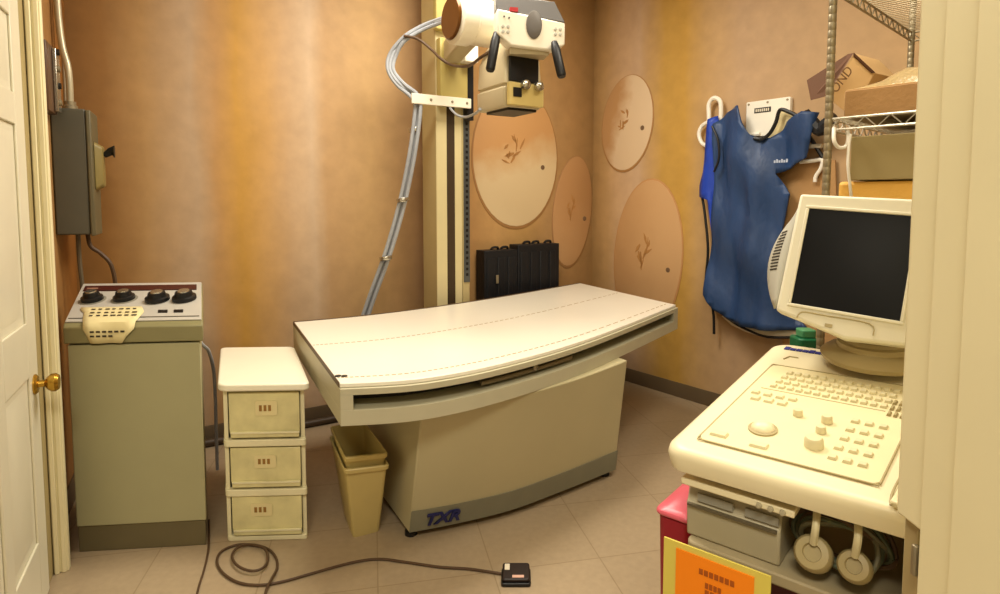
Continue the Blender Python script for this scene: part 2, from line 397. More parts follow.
# ------------------------------------------------------------------ examination table
FL, FR_ = Z(340, 385, .75), Z(678, 305, .75); BL, BR = Z(293, 322, .75), Z(580, 283, .75)
fpts = [FL, Z(424, 379.5, .75), Z(509, 363, .75), Z(594, 338, .75), FR_]
bpts = [BL, Z(365, 315.5, .75), Z(437, 306.5, .75), Z(509, 295.5, .75), BR]
fc = spline(fpts, 8); bc = spline(bpts, 8); NF = len(fc)
def tp(t, s, z):
    """t along the table 0..1, s from front 0 to back 1"""
    x = max(0, min(1, t))*(NF-1); i = min(int(x), NF-2); k = x-i
    f = fc[i].lerp(fc[i+1], k); b = bc[i].lerp(bc[i+1], k); p = f.lerp(b, s); p.z = z; return p
ts = [i/48 for i in range(49)]
def tslab(g, t0, t1, s0, s1, z0, z1):
    tt = [t0+(t1-t0)*i/40 for i in range(41)]
    g.loft([[tp(t, s0, z0), tp(t, s1, z0), tp(t, s1, z1), tp(t, s0, z1)] for t in tt])
tab = thing('examination_table', tp(.5, .5, 0), 'large white topped x-ray table with curved slotted front on a beige pedestal', 'table')
g = G(); tslab(g, 0.004, 0.996, 0.012, 0.99, 0.735, 0.751); g.obj('tabletop', laminate, tab, bevel=0.003)
g = G(); tslab(g, 0, 1, 0, 1, 0.712, 0.7345); tslab(g, 0, 1, 0, 1, 0.605, 0.660)
tslab(g, 0, 0.055, 0, 1, 0.660, 0.712); tslab(g, 0.975, 1, 0, 1, 0.660, 0.712)
g.obj('rail_frame', beige, tab, bevel=0.004)
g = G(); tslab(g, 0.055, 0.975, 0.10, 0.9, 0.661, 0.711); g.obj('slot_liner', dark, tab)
g = G(); tslab(g, 0.43, 0.70, 0.03, 0.095, 0.672, 0.688); g.obj('film_tray', steel, tab, bevel=0.004)
g = G(); g.lathe(tp(.585, .03, .692), V((0.5, -.8, 0)), [(0.012, -0.01), (0.012, 0.012), (0.0, 0.014)], 12); g.obj('tray_catch', chrome, tab)
lm = M('dashed_line', (170, 146, 100), 0.6)
for s, wd in ((0.07, .006), (0.52, .006)):
    g = G()
    for k in range(58):
        t0 = .012+k*.0168; 
        g.loft([[tp(t0, s, .7512), tp(t0+.011, s, .7512), tp(t0+.011, s+wd, .7512), tp(t0, s+wd, .7512)], [tp(t0, s, .7518), tp(t0+.011, s, .7518), tp(t0+.011, s+wd, .7518), tp(t0, s+wd, .7518)]])
    g.obj('guide_line', lm, tab)
for t0, s0 in ((.02, .09), (.045, .085)):
    g = G(); g.lathe(tp(t0, s0, .751), (0, 0, 1), [(.011, 0), (.011, .003), (0, .004)], 14); g.obj('screw_cap', black, tab)
g = G(); tslab(g, -0.0, 0.004, 0.02, 0.99, 0.7345, 0.7525); g.obj('edge_strip', M('edge_brown', (92, 70, 44), .5), tab)
g = G(); tslab(g, 0.0, 1, 0.99, 1.0, 0.7345, 0.7535); g.obj('edge_strip', M('edge_brown', (92, 70, 44), .5), tab)
# pedestal: bowed front, flared foot
pF = spline([Z(409, 533, .03), Z(460, 523, .03), Z(512, 510, .03), Z(563, 491, .03), Z(615, 470, .03)], 6)
pT = spline([Z(425, 411, .605), Z(476, 406.5, .605), Z(530, 396, .605), Z(582, 381, .605), Z(632, 362, .605)], 6)
pT = [p+V((-.45, .9, 0))*.035 for p in pT]
n0 = len(pF); back0 = Z(360, 468, 0)-Z(408, 535, 0); back0.z = 0
pB = [p+back0*1.0 for p in pF]; pTB = [p+back0*0.96 for p in pT]
ped = G()
def pedp(i, k, s):
    f = pF[i].lerp(pT[i], k); b = pB[i].lerp(pTB[i], k); return f.lerp(b, s)
ped.loft([[pedp(i, 0, 0), pedp(i, 1, 0), pedp(i, 1, 1), pedp(i, 0, 1)] for i in range(n0)])
ped.obj('pedestal', beige_side, tab, bevel=0.006)
def fn(i):
    t = (pF[min(i+1, n0-1)]-pF[max(i-1, 0)]).normalized(); return V((t.y, -t.x, 0))
g = G(); g.loft([[pedp(i, 0.008, 0)+fn(i)*.001, pedp(i, .185, 0)+fn(i)*.001, pedp(i, .185, 0)+fn(i)*.005, pedp(i, .008, 0)+fn(i)*.005] for i in range(n0)])
g.obj('kick_band', greyband, tab)
for i, s in ((1, .06), (n0-2, .06), (1, .9), (n0-2, .9)):
    g = G(); p = pedp(i, 0, s); g.lathe(V((p.x, p.y, 0.0)), (0, 0, 1), [(.026, 0), (.026, .018), (.018, .022), (.018, .034)], 14); g.obj('foot', black, tab)
lp = pedp(2, .055, 0)+fn(2)*.012; la = (pedp(5, .05, 0)-pedp(2, .05, 0))
text('logo', 'TXR', lp, la, pedp(3, .3, 0)-pedp(3, 0, 0), .056, navy, tab, .003, bold=.0025, shear=.3)

# ------------------------------------------------------------------ x-ray tube stand
co = D(437, 300, 3.68); co.z = 0
TS = Fr(co, u, V((-u.y, u.x, 0)))
st = thing('tube_stand', co, 'tall cream x-ray column with overhanging tube head behind the table', 'x-ray machine')
TOP = 3.02
g = G(); g.box(TS, -.0, .075, 0, .20, 0, TOP); g.box(TS, .18, .232, 0.0, .20, 0, TOP); g.box(TS, .075, .18, .06, .20, 0, TOP); g.obj('column', column_m, st, bevel=.004)
g = G(); g.box(TS, .0755, .1295, .004, .059, .02, TOP); g.obj('groove', column_dk, st)
g = G(); g.box(TS, 0.0, .07, -.006, -.0005, .02, TOP); g.obj('edge_strip', column_lt, st)
g = G(); g.box(TS, .130, .1795, .002, .059, .02, TOP); g.obj('guide_rail', column_lt, st, bevel=.004)
g = G(); g.box(TS, .188, .230, -.006, -.0005, .86, TOP); g.obj('scale_rail', rail_m, st)
g = G()
for k in range(58): g.box(TS, .201, .217, -.009, -.0062, .9+k*.035, .918+k*.035)
o = g.obj('rail_holes', black, st)
g = G(); g.box(TS, -.03, .26, -.02, .21, 0, .03); g.obj('base_plate', column_m, st, bevel=.004)
# carriage + bracket
zt = lambda py, d=3.65: D(450, py, d).z
g = G(); g.box(TS, .0, .185, -.07, -.012, zt(104), zt(38)); g.box(TS, -.02, .24, -.06, -.012, zt(30), zt(-20)); g.obj('carriage', M('carriage_olive', (176, 158, 92), .4), st, bevel=.006)
g = G(); g.box(TS, .13, .22, -.14, -.071, zt(62), zt(45)); g.obj('junction_block', head_w, st, bevel=.005)
g = G(); g.box(TS, -.19, .20, -.085, -.072, zt(107), zt(97)); g.obj('cable_bracket', head_w, st, bevel=.003)
for x in (-.07, .07, .17):
    g = G(); g.lathe(TS(x, -.0855, zt(102)), -TS.b, [(.008, 0), (.007, .004), (0, .005)], 10); g.obj('screw', steel, st)
g = G(); g.box(TS, .19, .235, -.05, -.012, zt(118), zt(30)); g.obj('carriage_track', black, st)
# horizontal barrel (tube housing arm)
bc0 = D(452, 18, 2.98)
g = G(); g.lathe(bc0, u, [(.10, 0), (.122, .012), (.122, .09), (.112, .10), (.112, .25), (.09, .27)], 32); g.obj('barrel', head_w, st)
g = G(); g.lathe(bc0-u*.012, u, [(0, 0), (.095, .0), (.104, .011)], 32); g.obj('barrel_cap', amber, st)
pb = bc0+u*.14; pe = TS(.08, -.05, pb.z)
g = G(); dirv = (pe-pb); side = V((dirv.y, -dirv.x, 0)).normalized()*.05; up = V((0, 0, .06))
g.loft([[p-side-up, p+side-up, p+side+up, p-side+up] for p in (pb, pe)]); g.obj('arm', head_b, st, bevel=.008)
# collimator
HC = Fr(D(505, 106, 2.80), u, V((-u.y, u.x, 0)))
k = 2.8/600
g = G()
hz = lambda py: (106-py)*k
g.loft([[HC(x, y, z) for x, y in rrect(x0, x1, y0, y1, .015, 3)] for z, x0, x1, y0, y1 in
        ((0.0, .0, .205, .01, .25), (.02, -.005, .21, .0, .26), (hz(87), -.005, .21, .0, .26), (hz(86), .004, .20, .01, .25), (hz(84), .004, .20, .01, .25), (hz(83), -.002, .21, .0, .26), (hz(58), .0, .205, .01, .25), (hz(40), .03, .18, .03, .22))])
g.obj('collimator', head_b, st, bevel=.003)
g = G(); g.box(HC, .018, .18, -.012, -.001, hz(81), hz(53)); g.obj('collimator_panel', black, st, bevel=.003)
g = G(); g.rbox(HC, .005, .20, -.03, -.001, hz(105), hz(83), .01); g.obj('collimator_base', M('collimator_tan', (206, 184, 116), .35), st, bevel=.003)
g = G(); g.box(HC, .025, .07, -.034, -.031, hz(97), hz(88)); g.obj('dark_window', black, st)
for x in (.085, .16):
    g = G(); g.lathe(HC(x, -.002, hz(85)), -HC.b, [(.014, 0), (.014, .03), (.022, .032), (.022, .052), (.012, .06), (0, .061)], 16); g.obj('knob', chrome, st)
g = G(); g.box(HC, .03, .19, .02, .22, -.012, -.0005); g.obj('beam_window', black, st)
# control head
CP = Fr(D(497, 46, 2.72), V((.985, .17, 0)), V((-.17, .985, 0)))
kk = 2.72/600; cz = lambda py: (46-py)*kk; cx = lambda px: (px-497)*kk
g = G()
fp = [(cx(497), cz(34)), (cx(511), cz(45)), (cx(551), cz(48)), (cx(566), cz(42)), (cx(566), cz(20)), (cx(544), cz(17)), (cx(497), cz(10))]
g.loft([[CP(x, y, z) for x, z in fp] for y in (0, .09)]); g.obj('control_panel', head_w, st, bevel=.008, seg=3)
tpp = [(cx(497), cz(10.5)), (cx(544), cz(17.5)), (cx(566), cz(20.5)), (cx(557), cz(-2)), (cx(497), cz(-6))]
g = G(); g.loft([[CP(x, y0+(z-cz(20))*0.35, z) for x, z in tpp] for y0 in (-.002, .07)]); g.obj('control_top', head_g, st, bevel=.004)
g = G()
g.loft([[CP(cx(534)+math.cos(2*math.pi*i/24)*.036*s, y, cz(24)+math.sin(2*math.pi*i/24)*.062*s) for i in range(24)] for y, s in ((.01, 1), (-.006, 1), (-.009, .9))])
g.obj('oval_dial', M('oval_grey', (96, 90, 84), .4), st)
g = G(); g.box(CP, cx(510), cx(518), .000, .02, cz(12), cz(8)); g.obj('red_mark', red_p, st)
for px in (503, 508, 556, 561):
    for py in (27, 32):
        g = G(); g.lathe(CP(cx(px), -.001, cz(py)), -CP.b, [(.007, 0), (.007, .004), (.0, .005)], 10); g.obj('push_button', mongrey, st)
for px, py in ((504, 15.5), (509, 16.5)):
    g = G(); g.lathe(CP(cx(px), -.001, cz(py+2)), -CP.b, [(.004, 0), (.004, .004), (.0, .005)], 8); g.obj('indicator', head_g, st)
for (x0, y0, x1, y1) in ((496, 37, 490, 71), (555, 46, 562, 77)):
    g = G(); p0 = D(x0, y0, 2.74); p1 = D(x1, y1, 2.70); dd = (p1-p0)
    g.lathe(p0, dd, [(.014, -.02), (.018, 0), (.021, .02), (.021, dd.length-.01), (.016, dd.length)], 16); g.obj('handle', black, st)
g = G(); g.box(CP, cx(511), cx(551), .03, .13, cz(51), cz(44)); g.obj('neck', head_b, st)

# ------------------------------------------------------------------ cable bundle on the column
cb = thing('cable_bundle', D(362, 318, 3.62), 'looping bundle of grey hoses clamped beside the column', 'cable')
paths = []
for k_, (dx, dd, loop) in enumerate(((0, 0, 0), (4, .03, 4), (8, .0, 9))):
    pts = [D(462, 12+k_*2, 3.2), D(440, 19+k_*2, 3.42), D(422, 26+k_*2, 3.5+dd), D(404, 37+loop*.5, 3.52+dd), D(390+loop*.6, 54+loop*.3, 3.55), D(388+loop*.6, 70, 3.55), D(397+loop*.7, 85-loop*.2, 3.55),
           D(411+dx*.8, 97-dx*.3, 3.56+dd), D(415+dx*.7, 108, 3.555+dd), D(410+dx*.7, 150, 3.57+dd), D(400+dx*.7, 200, 3.6+dd), D(386+dx*.7, 250, 3.61+dd), D(368+dx*.7, 300, 3.62+dd), D(355+dx*.7, 340, 3.62+dd)]
    g = G(); g.tube(pts, .0115, 8, 6); g.obj('hose', hosegrey, cb)
for py, px in ((130, 415), (200, 403), (258, 386)):
    g = G(); c_ = D(px, py, 3.6); g.lathe(c_-V((0, 0, .012)), (-.15, 0, 1), [(.036, 0), (.038, .004), (.038, .02), (.036, .024)], 16); g.obj('tie', chrome, cb)
g = G(); g.tube([D(404, 36, 3.5), D(418, 39, 3.48), D(432, 50, 3.45), D(440, 58, 3.4), D(452, 65, 3.35), D(468, 66, 3.2), D(480, 58, 3.0), D(492, 50, 2.95)], .008, 8, 6)
g.obj('head_cable', brownwire, st)
g = G(); g.tube([D(450, 108, 3.55), D(457, 115, 3.5), D(466, 117, 3.4), D(476, 113, 3.1), D(480, 109, 2.95)], .007, 8, 6)
g.obj('collimator_cable', hosegrey, st)

# ------------------------------------------------------------------ black case behind the table
k0 = A+u*2.305; KF = Fr(k0+nb*.03, u, nb)
kc = thing('black_case', KF(.3, .06, 0), 'black two section upright case standing behind the white table', 'case')
ztop = 1.03
for i, (x0, x1) in enumerate(((0.0, .27), (.275, .64))):
    g = G(); g.box(KF, x0, x1, 0, .12, 0, ztop+.03*i)
    for q in range(3 if i == 0 else 4): g.box(KF, x0+.02+q*.085, x0+.075+q*.085, .12, .128, .05, ztop-.05+.03*i)
    g.obj('case_section', blackcloth, kc, bevel=.012)
for x, i in ((.09, 0), (.17, 0), (.36, 1), (.44, 1), (.55, 1)):
    g = G(); z = ztop+.03*i; g.tube([KF(x, .05, z-.005), KF(x+.01, .06, z+.014), KF(x+.05, .06, z+.016), KF(x+.06, .05, z-.005)], .009, 6, 3); g.obj('grip', blackcloth, kc)
g = G(); g.box(KF, .085, .105, .128, .136, .80, .86); g.obj('clasp', steel, kc, bevel=.002)

# ------------------------------------------------------------------ generator console
a8 = math.radians(6); d8 = math.radians(26)
CO = Fr(Z(78, 553, 0), V((math.cos(a8), math.sin(a8), 0)), V((-math.sin(d8), math.cos(d8), 0)))
gc = thing('generator_console', CO(.24, .2, 0), 'floor standing grey green control console with four black knobs by left wall', 'console')
CW = .485
g = G(); g.loft([[CO(x, y, z) for x, y in ((0, 0), (CW, 0), (CW, .42), (0, .42))] for z in (.105, .825)]); g.obj('cabinet', olive, gc, bevel=.004)
g = G(); g.box(CO, .004, CW-.004, .006, .41, 0, .104); g.obj('plinth', brownband, gc, bevel=.003)
HD = [(-.006, .832), (-.006, .893), (.012, .908), (.43, 1.005), (.43, .832)]
def head_pts(x): return [CO(x, y, z) for y, z in HD]
g = G(); g.loft([head_pts(-.012), head_pts(CW+.012)]); g.obj('control_head', olive_dk, gc, bevel=.004)
sl = V((0, 0, 0)); PA = CO(0, .012, .908); PB = CO(0, .43, 1.005); sdir = (PB-PA); sl = sdir.normalized(); SLN = CO.a.cross(sl).normalized()
CS = Fr(PA, CO.a, sl, SLN); SLen = sdir.length
g = G(); g.box(CS, -.008, CW+.008, .004, SLen-.004, .0005, .006); g.obj('control_panel', consgrey, gc, bevel=.002)
g = G(); g.box(CS, .008, CW-.012, SLen*.76, SLen*.90, .0065, .010); g.obj('display_strip', maroon, gc)
g = G(); g.box(CS, .0, CW, .03, .036, .0065, .008); g.obj('trim_line', M('line_dark', (90, 84, 70), .5), gc)
for i, (x, y, r, base_r) in enumerate(((.06, .52, .041, .05), (.185, .53, .041, .05), (.318, .49, .047, 0), (.425, .50, .047, 0))):
    c_ = CS(x, SLen*y, .006)
    if base_r:
        g = G(); g.lathe(c_, SLN, [(base_r, 0.0005), (base_r, .002), (0, .0025)], 24); g.obj('dial_plate', M('dial_grey', (140, 136, 122), .5), gc)
    g = G(); g.lathe(c_, SLN, [(r, .003), (r*.98, .016), (r*.78, .020), (r*.68, .036), (r*.55, .038)], 24); kn = g.obj('knob', black, gc)
    g = G(); g.lathe(c_+SLN*.0382, SLN, [(r*.5, 0), (r*.46, .004), (0, .0045)], 20); g.obj('knob_cap', chrome, kn)
for x in (.345, .405):
    g = G(); g.box(CS, x-.018, x+.018, SLen*.17, SLen*.235, .0065, .0085); g.obj('switch', black, gc)
g = G(); g.box(CS, .02, .065, SLen*.80, SLen*.84, .0102, .0108); g.obj('display_print', M('faint_print', (150, 110, 90), .5), gc)
# note lying on the console
nt_ = thing('paper_note', CS(.16, .05, .008), 'yellowed handwritten note draped over front edge of the console panel', 'paper')
g = G()
rows = []
for y, z, x0, x1 in ((.135, .010, .03, .262), (.115, .0095, .032, .268), (.08, .009, .05, .275), (.02, .009, .055, .26), (-.01, .006, .06, .25)): rows.append([CS(x0+(x1-x0)*q/8, y, z) for q in range(9)])
f0 = CO(0, -.012, .895)
for dz, x0, x1 in ((0, .06, .245), (-.03, .075, .215), (-.055, .085, .20)): rows.append([CO(x0+(x1-x0)*q/8, -.012-.004*math.sin(q), .888+dz) for q in range(9)])
g.loft([r for r in rows], closed=False)
o = g.obj('sheet', paper, nt_); md = o.modifiers.new('s', 'SOLIDIFY'); md.thickness = .001; md.offset = 1
g = G()
for y in (.105, .07, .04):
    for q in range(7):
        x = .075+q*.026; g.box(CS, x, x+.012+.008*random.random(), y, y+.008, .0125, .0135)
    g.obj('handwriting', ink, nt_); g = G()
for z, nq in ((.875, 6), (.858, 4)):
    for q in range(nq):
        x = .085+q*.022; g.box(CO, x, x+.015, -.0185, -.0175, z, z+.007)
    g.obj('handwriting', ink, nt_); g = G()
g.bm.free()

# ------------------------------------------------------------------ storage drawers
a3 = math.radians(3); d3 = math.radians(24)
DC = Fr(Z(229, 541, 0), V((math.cos(a3), math.sin(a3), 0)), V((-math.sin(d3), math.cos(d3), 0)))
dc = thing('storage_drawers', DC(.15, .2, 0), 'three drawer translucent plastic cart with white lid beside the console', 'drawer cart')
DWd, DD, TZ = .31, .62, .655
g = G()
for x0, x1 in ((-.005, .012), (DWd-.012, DWd+.005)): g.box(DC, x0, x1, .008, DD, .0, TZ-.03)
g.box(DC, 0, DWd, DD-.012, DD, 0, TZ-.03)
for z in (.0, .205, .41): g.box(DC, 0, DWd, .02, DD, z, z+.012)
for z in (.205, .41):
    g.rbox(DC, -.008, DWd+.008, -.012, DD, z-.016, z+.012, .015)
g.rbox(DC, -.004, DWd+.004, -.004, DD, 0.0, .02, .012)
g.obj('frame', plast_frame, dc, bevel=.003)
g = G(); g.rbox(DC, -.024, DWd+.024, -.03, DD+.01, TZ-.03, TZ, .035, 6); g.obj('lid', plast, dc, bevel=.007, seg=3)
for i, z in enumerate((.022, .222, .427)):
    h_ = .165 if i < 2 else .186
    g = G()
    g.loft([[DC(x, y, zz) for x, y in ((.016-t, -.004-t*.3), (DWd-.016+t, -.004-t*.3), (DWd-.016+t, DD-.05), (.016-t, DD-.05))] for zz, t in ((z, -.006), (z+.03, 0), (z+h_, .0))])
    g.box(DC, .02, DWd-.02, -.012, -.005, z+.004, z+.03)
    dr = g.obj('drawer', plast_milk, dc, bevel=.004)
    g = G(); g.rbox(DC, .02, DWd-.02, -.016, -.0125, z+.022, z+.028, .001); g.obj('pull_lip', plast_frame, dr)
    g = G(); xo = (.09, .11, .12)[i]; lb = g.rbox(Fr(DC(0, -.0058, 0), DC.a, V((0, 0, 1)), -DC.b), xo, xo+.085, z+h_*.50, z+h_*.82, 0, .002, .008); g.obj('label', paper, dr)
    g = G()
    for q in range(3):
        xx = xo+.014+q*.018; g.box(DC, xx, xx+.011, -.0092, -.0082, z+h_*.60, z+h_*.73)
    g.obj('label_writing', M('ochre_ink', (150, 110, 50), .7), dr)

# ------------------------------------------------------------------ nested waste bins
def wastebin(zoff, lift, label, mat, top_scale=1.0):
    T = [Z(345, 470, .33), Z(388, 465, .33), Z(364.5, 432, .33), Z(330.5, 437, .33)]
    b0 = [Z(353, 538, 0), Z(380, 531, 0)]; bk = (T[3]-T[0])*.62; bk.z = 0
    B = [b0[0], b0[1], b0[1]+bk, b0[0]+bk]
    ct = sum(T, V())/4; cbn = sum(B, V())/4
    t = thing('waste_bin', V((cbn.x, cbn.y, lift)), label, 'bin', 'small cream wastebaskets')
    def ring(kz, ex=0.0):
        out = []
        cc = cbn.lerp(ct, kz)
        for b_, t_ in zip(B, T):
            p = b_.lerp(t_, kz); d_ = p-cc; d_.z = 0
            p = p+d_.normalized()*ex; p.z = .33*kz+zoff+lift; out.append(p)
        return rround(out)
    kk0 = -zoff/.33 if zoff < 0 else 0
    g = G(); s_ = -.008 if lift else 0
    g.loft([ring(0.0, s_), ring(1.0, s_), ring(1.0, .01+s_), ring(.955, .01+s_), ring(.955, .0125+s_), ring(1.0, .0125+s_), ring(1.012, .008+s_), ring(1.012, -.002+s_), ring(1.0, -.006+s_), ring(0.03, -.006+s_)])
    g.obj('body', mat, t)
    return t
def rround(q, r=.02, n=4):
    out = []
    m = len(q)
    for i in range(m):
        p = q[i]; a_ = (q[i-1]-p); b_ = (q[(i+1) % m]-p)
        p0 = p+a_.normalized()*min(r, a_.length*.4); p1 = p+b_.normalized()*min(r, b_.length*.4)
        for k_ in range(n+1):
            t = k_/n; out.append(p0*(1-t)**2+p*2*t*(1-t)+p1*t*t)
    return out
wastebin(-.0, 0.0, 'outer cream wastebasket on the floor holding another inside it', binmat)
wastebin(0.0, 0.045, 'inner cream wastebasket nested in another, its rim higher', binmat2)

# ------------------------------------------------------------------ foot switch and cords
fs = thing('foot_switch', Z(516, 576, 0), 'small square black foot pedal on the floor in front of table', 'foot switch')
FS = Fr(Z(501, 587.5, 0), (1, 0, 0), (.03, 1, 0))
g = G(); g.rbox(FS, 0, .107, 0, .095, 0, .014, .01); g.obj('base', black, fs, bevel=.003)
g = G(); g.loft([[FS(x, y, z0+(y/.095)*.012) for x, y in rrect(.004, .103, .006, .09, .01)] for z0 in (.0145, .026)]); g.obj('pedal', pedal_m, fs, bevel=.004)
PD = Fr(FS(0, 0, .0265), FS.a, V((.03, 1, .126)))
g = G(); g.box(PD, .012, .03, .05, .08, .0005, .002); g.obj('sticker', whitecl, fs)
g = G(); g.box(PD, .04, .082, .012, .024, .0005, .002); g.obj('sticker', M('pink_sticker', (214, 170, 150), .6), fs)
g = G(); cp = lambda x, y: Z(x, y, .006); cp2 = lambda x, y: Z(x, y, .016)
g.tube([cp(503, 574), cp(470, 569), cp(440, 567), cp(405, 562), cp(378, 559), cp(350, 563), cp(310, 574), cp(285, 581), cp(262, 585), cp(240, 583), cp(224, 574), cp(217, 562), cp(222, 551), cp(240, 544.5), cp2(262, 547), cp2(268, 557), cp2(264, 567), cp2(252, 571), cp2(238, 566), cp2(232, 556), cp2(238, 547.5),
        cp(252, 544.5), cp(268, 549), cp(276, 558), cp(277, 568), cp2(272, 578), cp2(267, 588), cp(264, 600)], .005, 8, 6)
tag(g.obj('extension_cord', brownwire), 'dark cord trailing from the foot pedal and coiling before the drawers', 'cord')
g = G(); g.tube([cp(209, 520), cp(209, 536), cp(208, 552), cp(204, 570), cp(199, 586), cp(196, 600)], .004, 8, 5)
tag(g.obj('power_lead', brownwire), 'thin dark cord running down the floor between console and drawers', 'cord')
g = G(); p = A+u*.35+nb*.06; q = A+u*1.55+nb*.06
g.tube([p+V((0, 0, .022)), q+V((0, 0, .022))], .022, 10); tag(g.obj('floor_pipe', M('dark_pipe', (70, 54, 36), .5)), 'dark pipe lying along the foot of back wall', 'pipe')
g = G(); g.tube([CO(CW-.02, .435, .75), CO(CW+.005, .47, .71), CO(CW+.03, .54, .66), CO(CW+.05, .62, .52), CO(CW+.05, .68, .2), CO(CW+.05, .70, .02)], .008, 8, 5)
tag(g.obj('console_cable', hosegrey), 'grey cable leaving the back of the console', 'cable')

# ------------------------------------------------------------------ wall switch box, conduit, notices
wall_at = lambda px, py, off: PL(px, py, A+nl*off, lw)
bxc = A+lw*.36; BX = Fr(bxc, nl, lw*-1)
sb = thing('disconnect_box', BX(.07, 0, 1.24), 'grey electrical disconnect box with black lever on the left wall', 'switch box')
zb0, zb1 = D(62, 233, 2.80).z, D(57, 113, 2.80).z
g = G(); g.box(BX, .002, .128, -.10, .10, zb0, zb1); g.obj('housing', boxgrey, sb, bevel=.006)
g = G(); g.box(BX, .129, .148, -.105, .105, zb0-.006, zb1-.004); g.obj('cover', M('cover_grey', (100, 92, 66), .5), sb, bevel=.005)
g = G(); zc_ = (zb0+zb1)/2
g.loft([[BX(.1485, y, z) for y, z in rrect(-.06, .05, zc_-.08, zc_+.14, .02)], [BX(.18, y, z) for y, z in rrect(-.045, .035, zc_-.06, zc_+.12, .02)]]); g.obj('switch_housing', boxolive, sb, bevel=.004)
g = G(); g.tube([BX(.18, 0, zc_+.08), BX(.205, 0, zc_+.10), BX(.222, 0, zc_+.10)], [.012, .018, .03], 10); g.obj('lever', black, sb)
for nm, pts, r, lab in (('conduit', [BX(.06, .0, zb1), BX(.06, -.0, zb1+.18), BX(.03, .02, zb1+.42), BX(.02, .02, CH)], .014, 'bent metal conduit rising from the disconnect box'),
                   ('conduit', [BX(.035, .07, zb1), BX(.035, .07, zb1+.25), BX(.022, .07, zb1+.5), BX(.022, .07, CH)], .010, 'thinner straight pipe beside the bent conduit above disconnect box')):
    g = G(); g.tube([V(p) for p in pts], r, 12, 6); tag(g.obj(nm, conduit_m), lab, 'conduit', None)
g = G(); g.lathe(BX(.06, 0, zb1+.001), (0, 0, 1), [(.03, 0), (.03, .02), (.024, .024), (.024, .04)], 16); g.obj('conduit_collar', steel, sb)
for i, (pts, lab) in enumerate((([BX(.07, -.02, zb0), BX(.07, -.02, zb0-.12), BX(.08, -.02, zb0-.4), BX(.06, -.02, .5)], 'dark wire hanging straight from the disconnect box'),
                                ([BX(.10, .02, zb0), BX(.11, .02, zb0-.06), BX(.15, .03, zb0-.10), BX(.19, .03, zb0-.17), BX(.20, .04, zb0-.35), BX(.19, .04, .5)], 'curved brown wire arcing from the disconnect box behind console'))):
    g = G(); g.tube([V(p) for p in pts], .009, 8, 6); tag(g.obj('box_wire', brownwire if i else M('grey_wire', (96, 84, 64), .5)), lab, 'wire')
# wall plate
pz0, pz1 = D(50, 112, 2.5).z, D(48, 42, 2.5).z
WP = Fr(A+lw*.58, lw, nl)
wp = thing('wall_plate', WP(0, 0, pz0), 'narrow metal control plate on left wall above disconnect box', 'wall plate')
g = G(); g.box(WP, -.08, .08, .002, .035, pz0, pz1); g.obj('plate', M('plate_brown', (92, 66, 46), .4), wp, bevel=.004)
g = G(); g.box(WP, -.09, -.02, .036, .05, pz0+.01, pz1-.01); g.obj('face', chrome, wp, bevel=.003)
for k_ in range(4):
    g = G(); z = pz0+.05+k_*.07; g.lathe(WP(-.05, .0505, z), nl, [(.014, 0), (.012, .008), (0, .009)], 10); g.obj('button', black if k_ % 2 else steel, wp)
for (z0, z1, lab) in ((D(44, 95, 2.45).z, D(40, -4, 2.45).z, 'upper pale paper notice on left wall beside the trim'), (D(47, 195, 2.45).z, D(45, 110, 2.45).z, 'lower pale paper notice on left wall beside disconnect box')):
    n_ = thing('wall_notice', WP(.16, .0, z0), lab, 'notice', 'paper notices on the left wall')
    g = G(); g.box(WP, .10, .32, .001, .004, z0, z1); g.obj('sheet', M('notice_paper', (196, 168, 122), .7), n_)
    g = G()
    for q in range(8):
        z = z0+.03+q*(z1-z0-.06)/8; g.box(WP, .13, .29, .0041, .005, z, z+.008)
    g.obj('print_lines', M('notice_ink', (140, 118, 90), .7), n_)

# ------------------------------------------------------------------ lead apron on the right wall
def drape(name, pxs, off, mat, parent, th=.012, amp=.018, step=.04, seed=0, bulge=.035):
    bm = bmesh.new(); vs = [bm.verts.new(PL(x, y, C+nr*off, v)) for x, y in pxs]; bm.faces.new(vs)
    co_ = [p.co.copy() for p in vs]; zs_ = [p.z for p in co_]; us = [(p-C).dot(v) for p in co_]
    z = min(zs_)+step
    while z < max(zs_):
        bmesh.ops.bisect_plane(bm, geom=bm.verts[:]+bm.edges[:]+bm.faces[:], plane_co=(0, 0, z), plane_no=(0, 0, 1)); z += step
    s = min(us)+step
    while s < max(us):
        bmesh.ops.bisect_plane(bm, geom=bm.verts[:]+bm.edges[:]+bm.faces[:], plane_co=C+v*s, plane_no=v); s += step
    u0, u1 = min(us), max(us)
    for p in bm.verts:
        s = (p.co-C).dot(v); z = p.co.z; k_ = (s-u0)/(u1-u0)
        b = math.sin(math.pi*min(1, max(0, k_)))*bulge + amp*math.sin(s*17+z*2.1+seed)+amp*.55*math.sin(s*31-z*4.5+seed*2)+amp*.6*math.sin(z*13+s*9)+amp*.45*math.sin(s*48+z*6)
        p.co += nr*b
    g = G(); g.bm.free(); g.bm = bm
    o = g.obj(name, mat, parent, ang=60)
    m = o.modifiers.new('s', 'SOLIDIFY'); m.thickness = th; m.offset = 0
    return o
ap = thing('lead_apron', wall_at(0, 0, 0) if False else C+v*.95+nr*.06+V((0, 0, .55)), 'blue lead apron with black edging hanging on the right wall', 'apron')
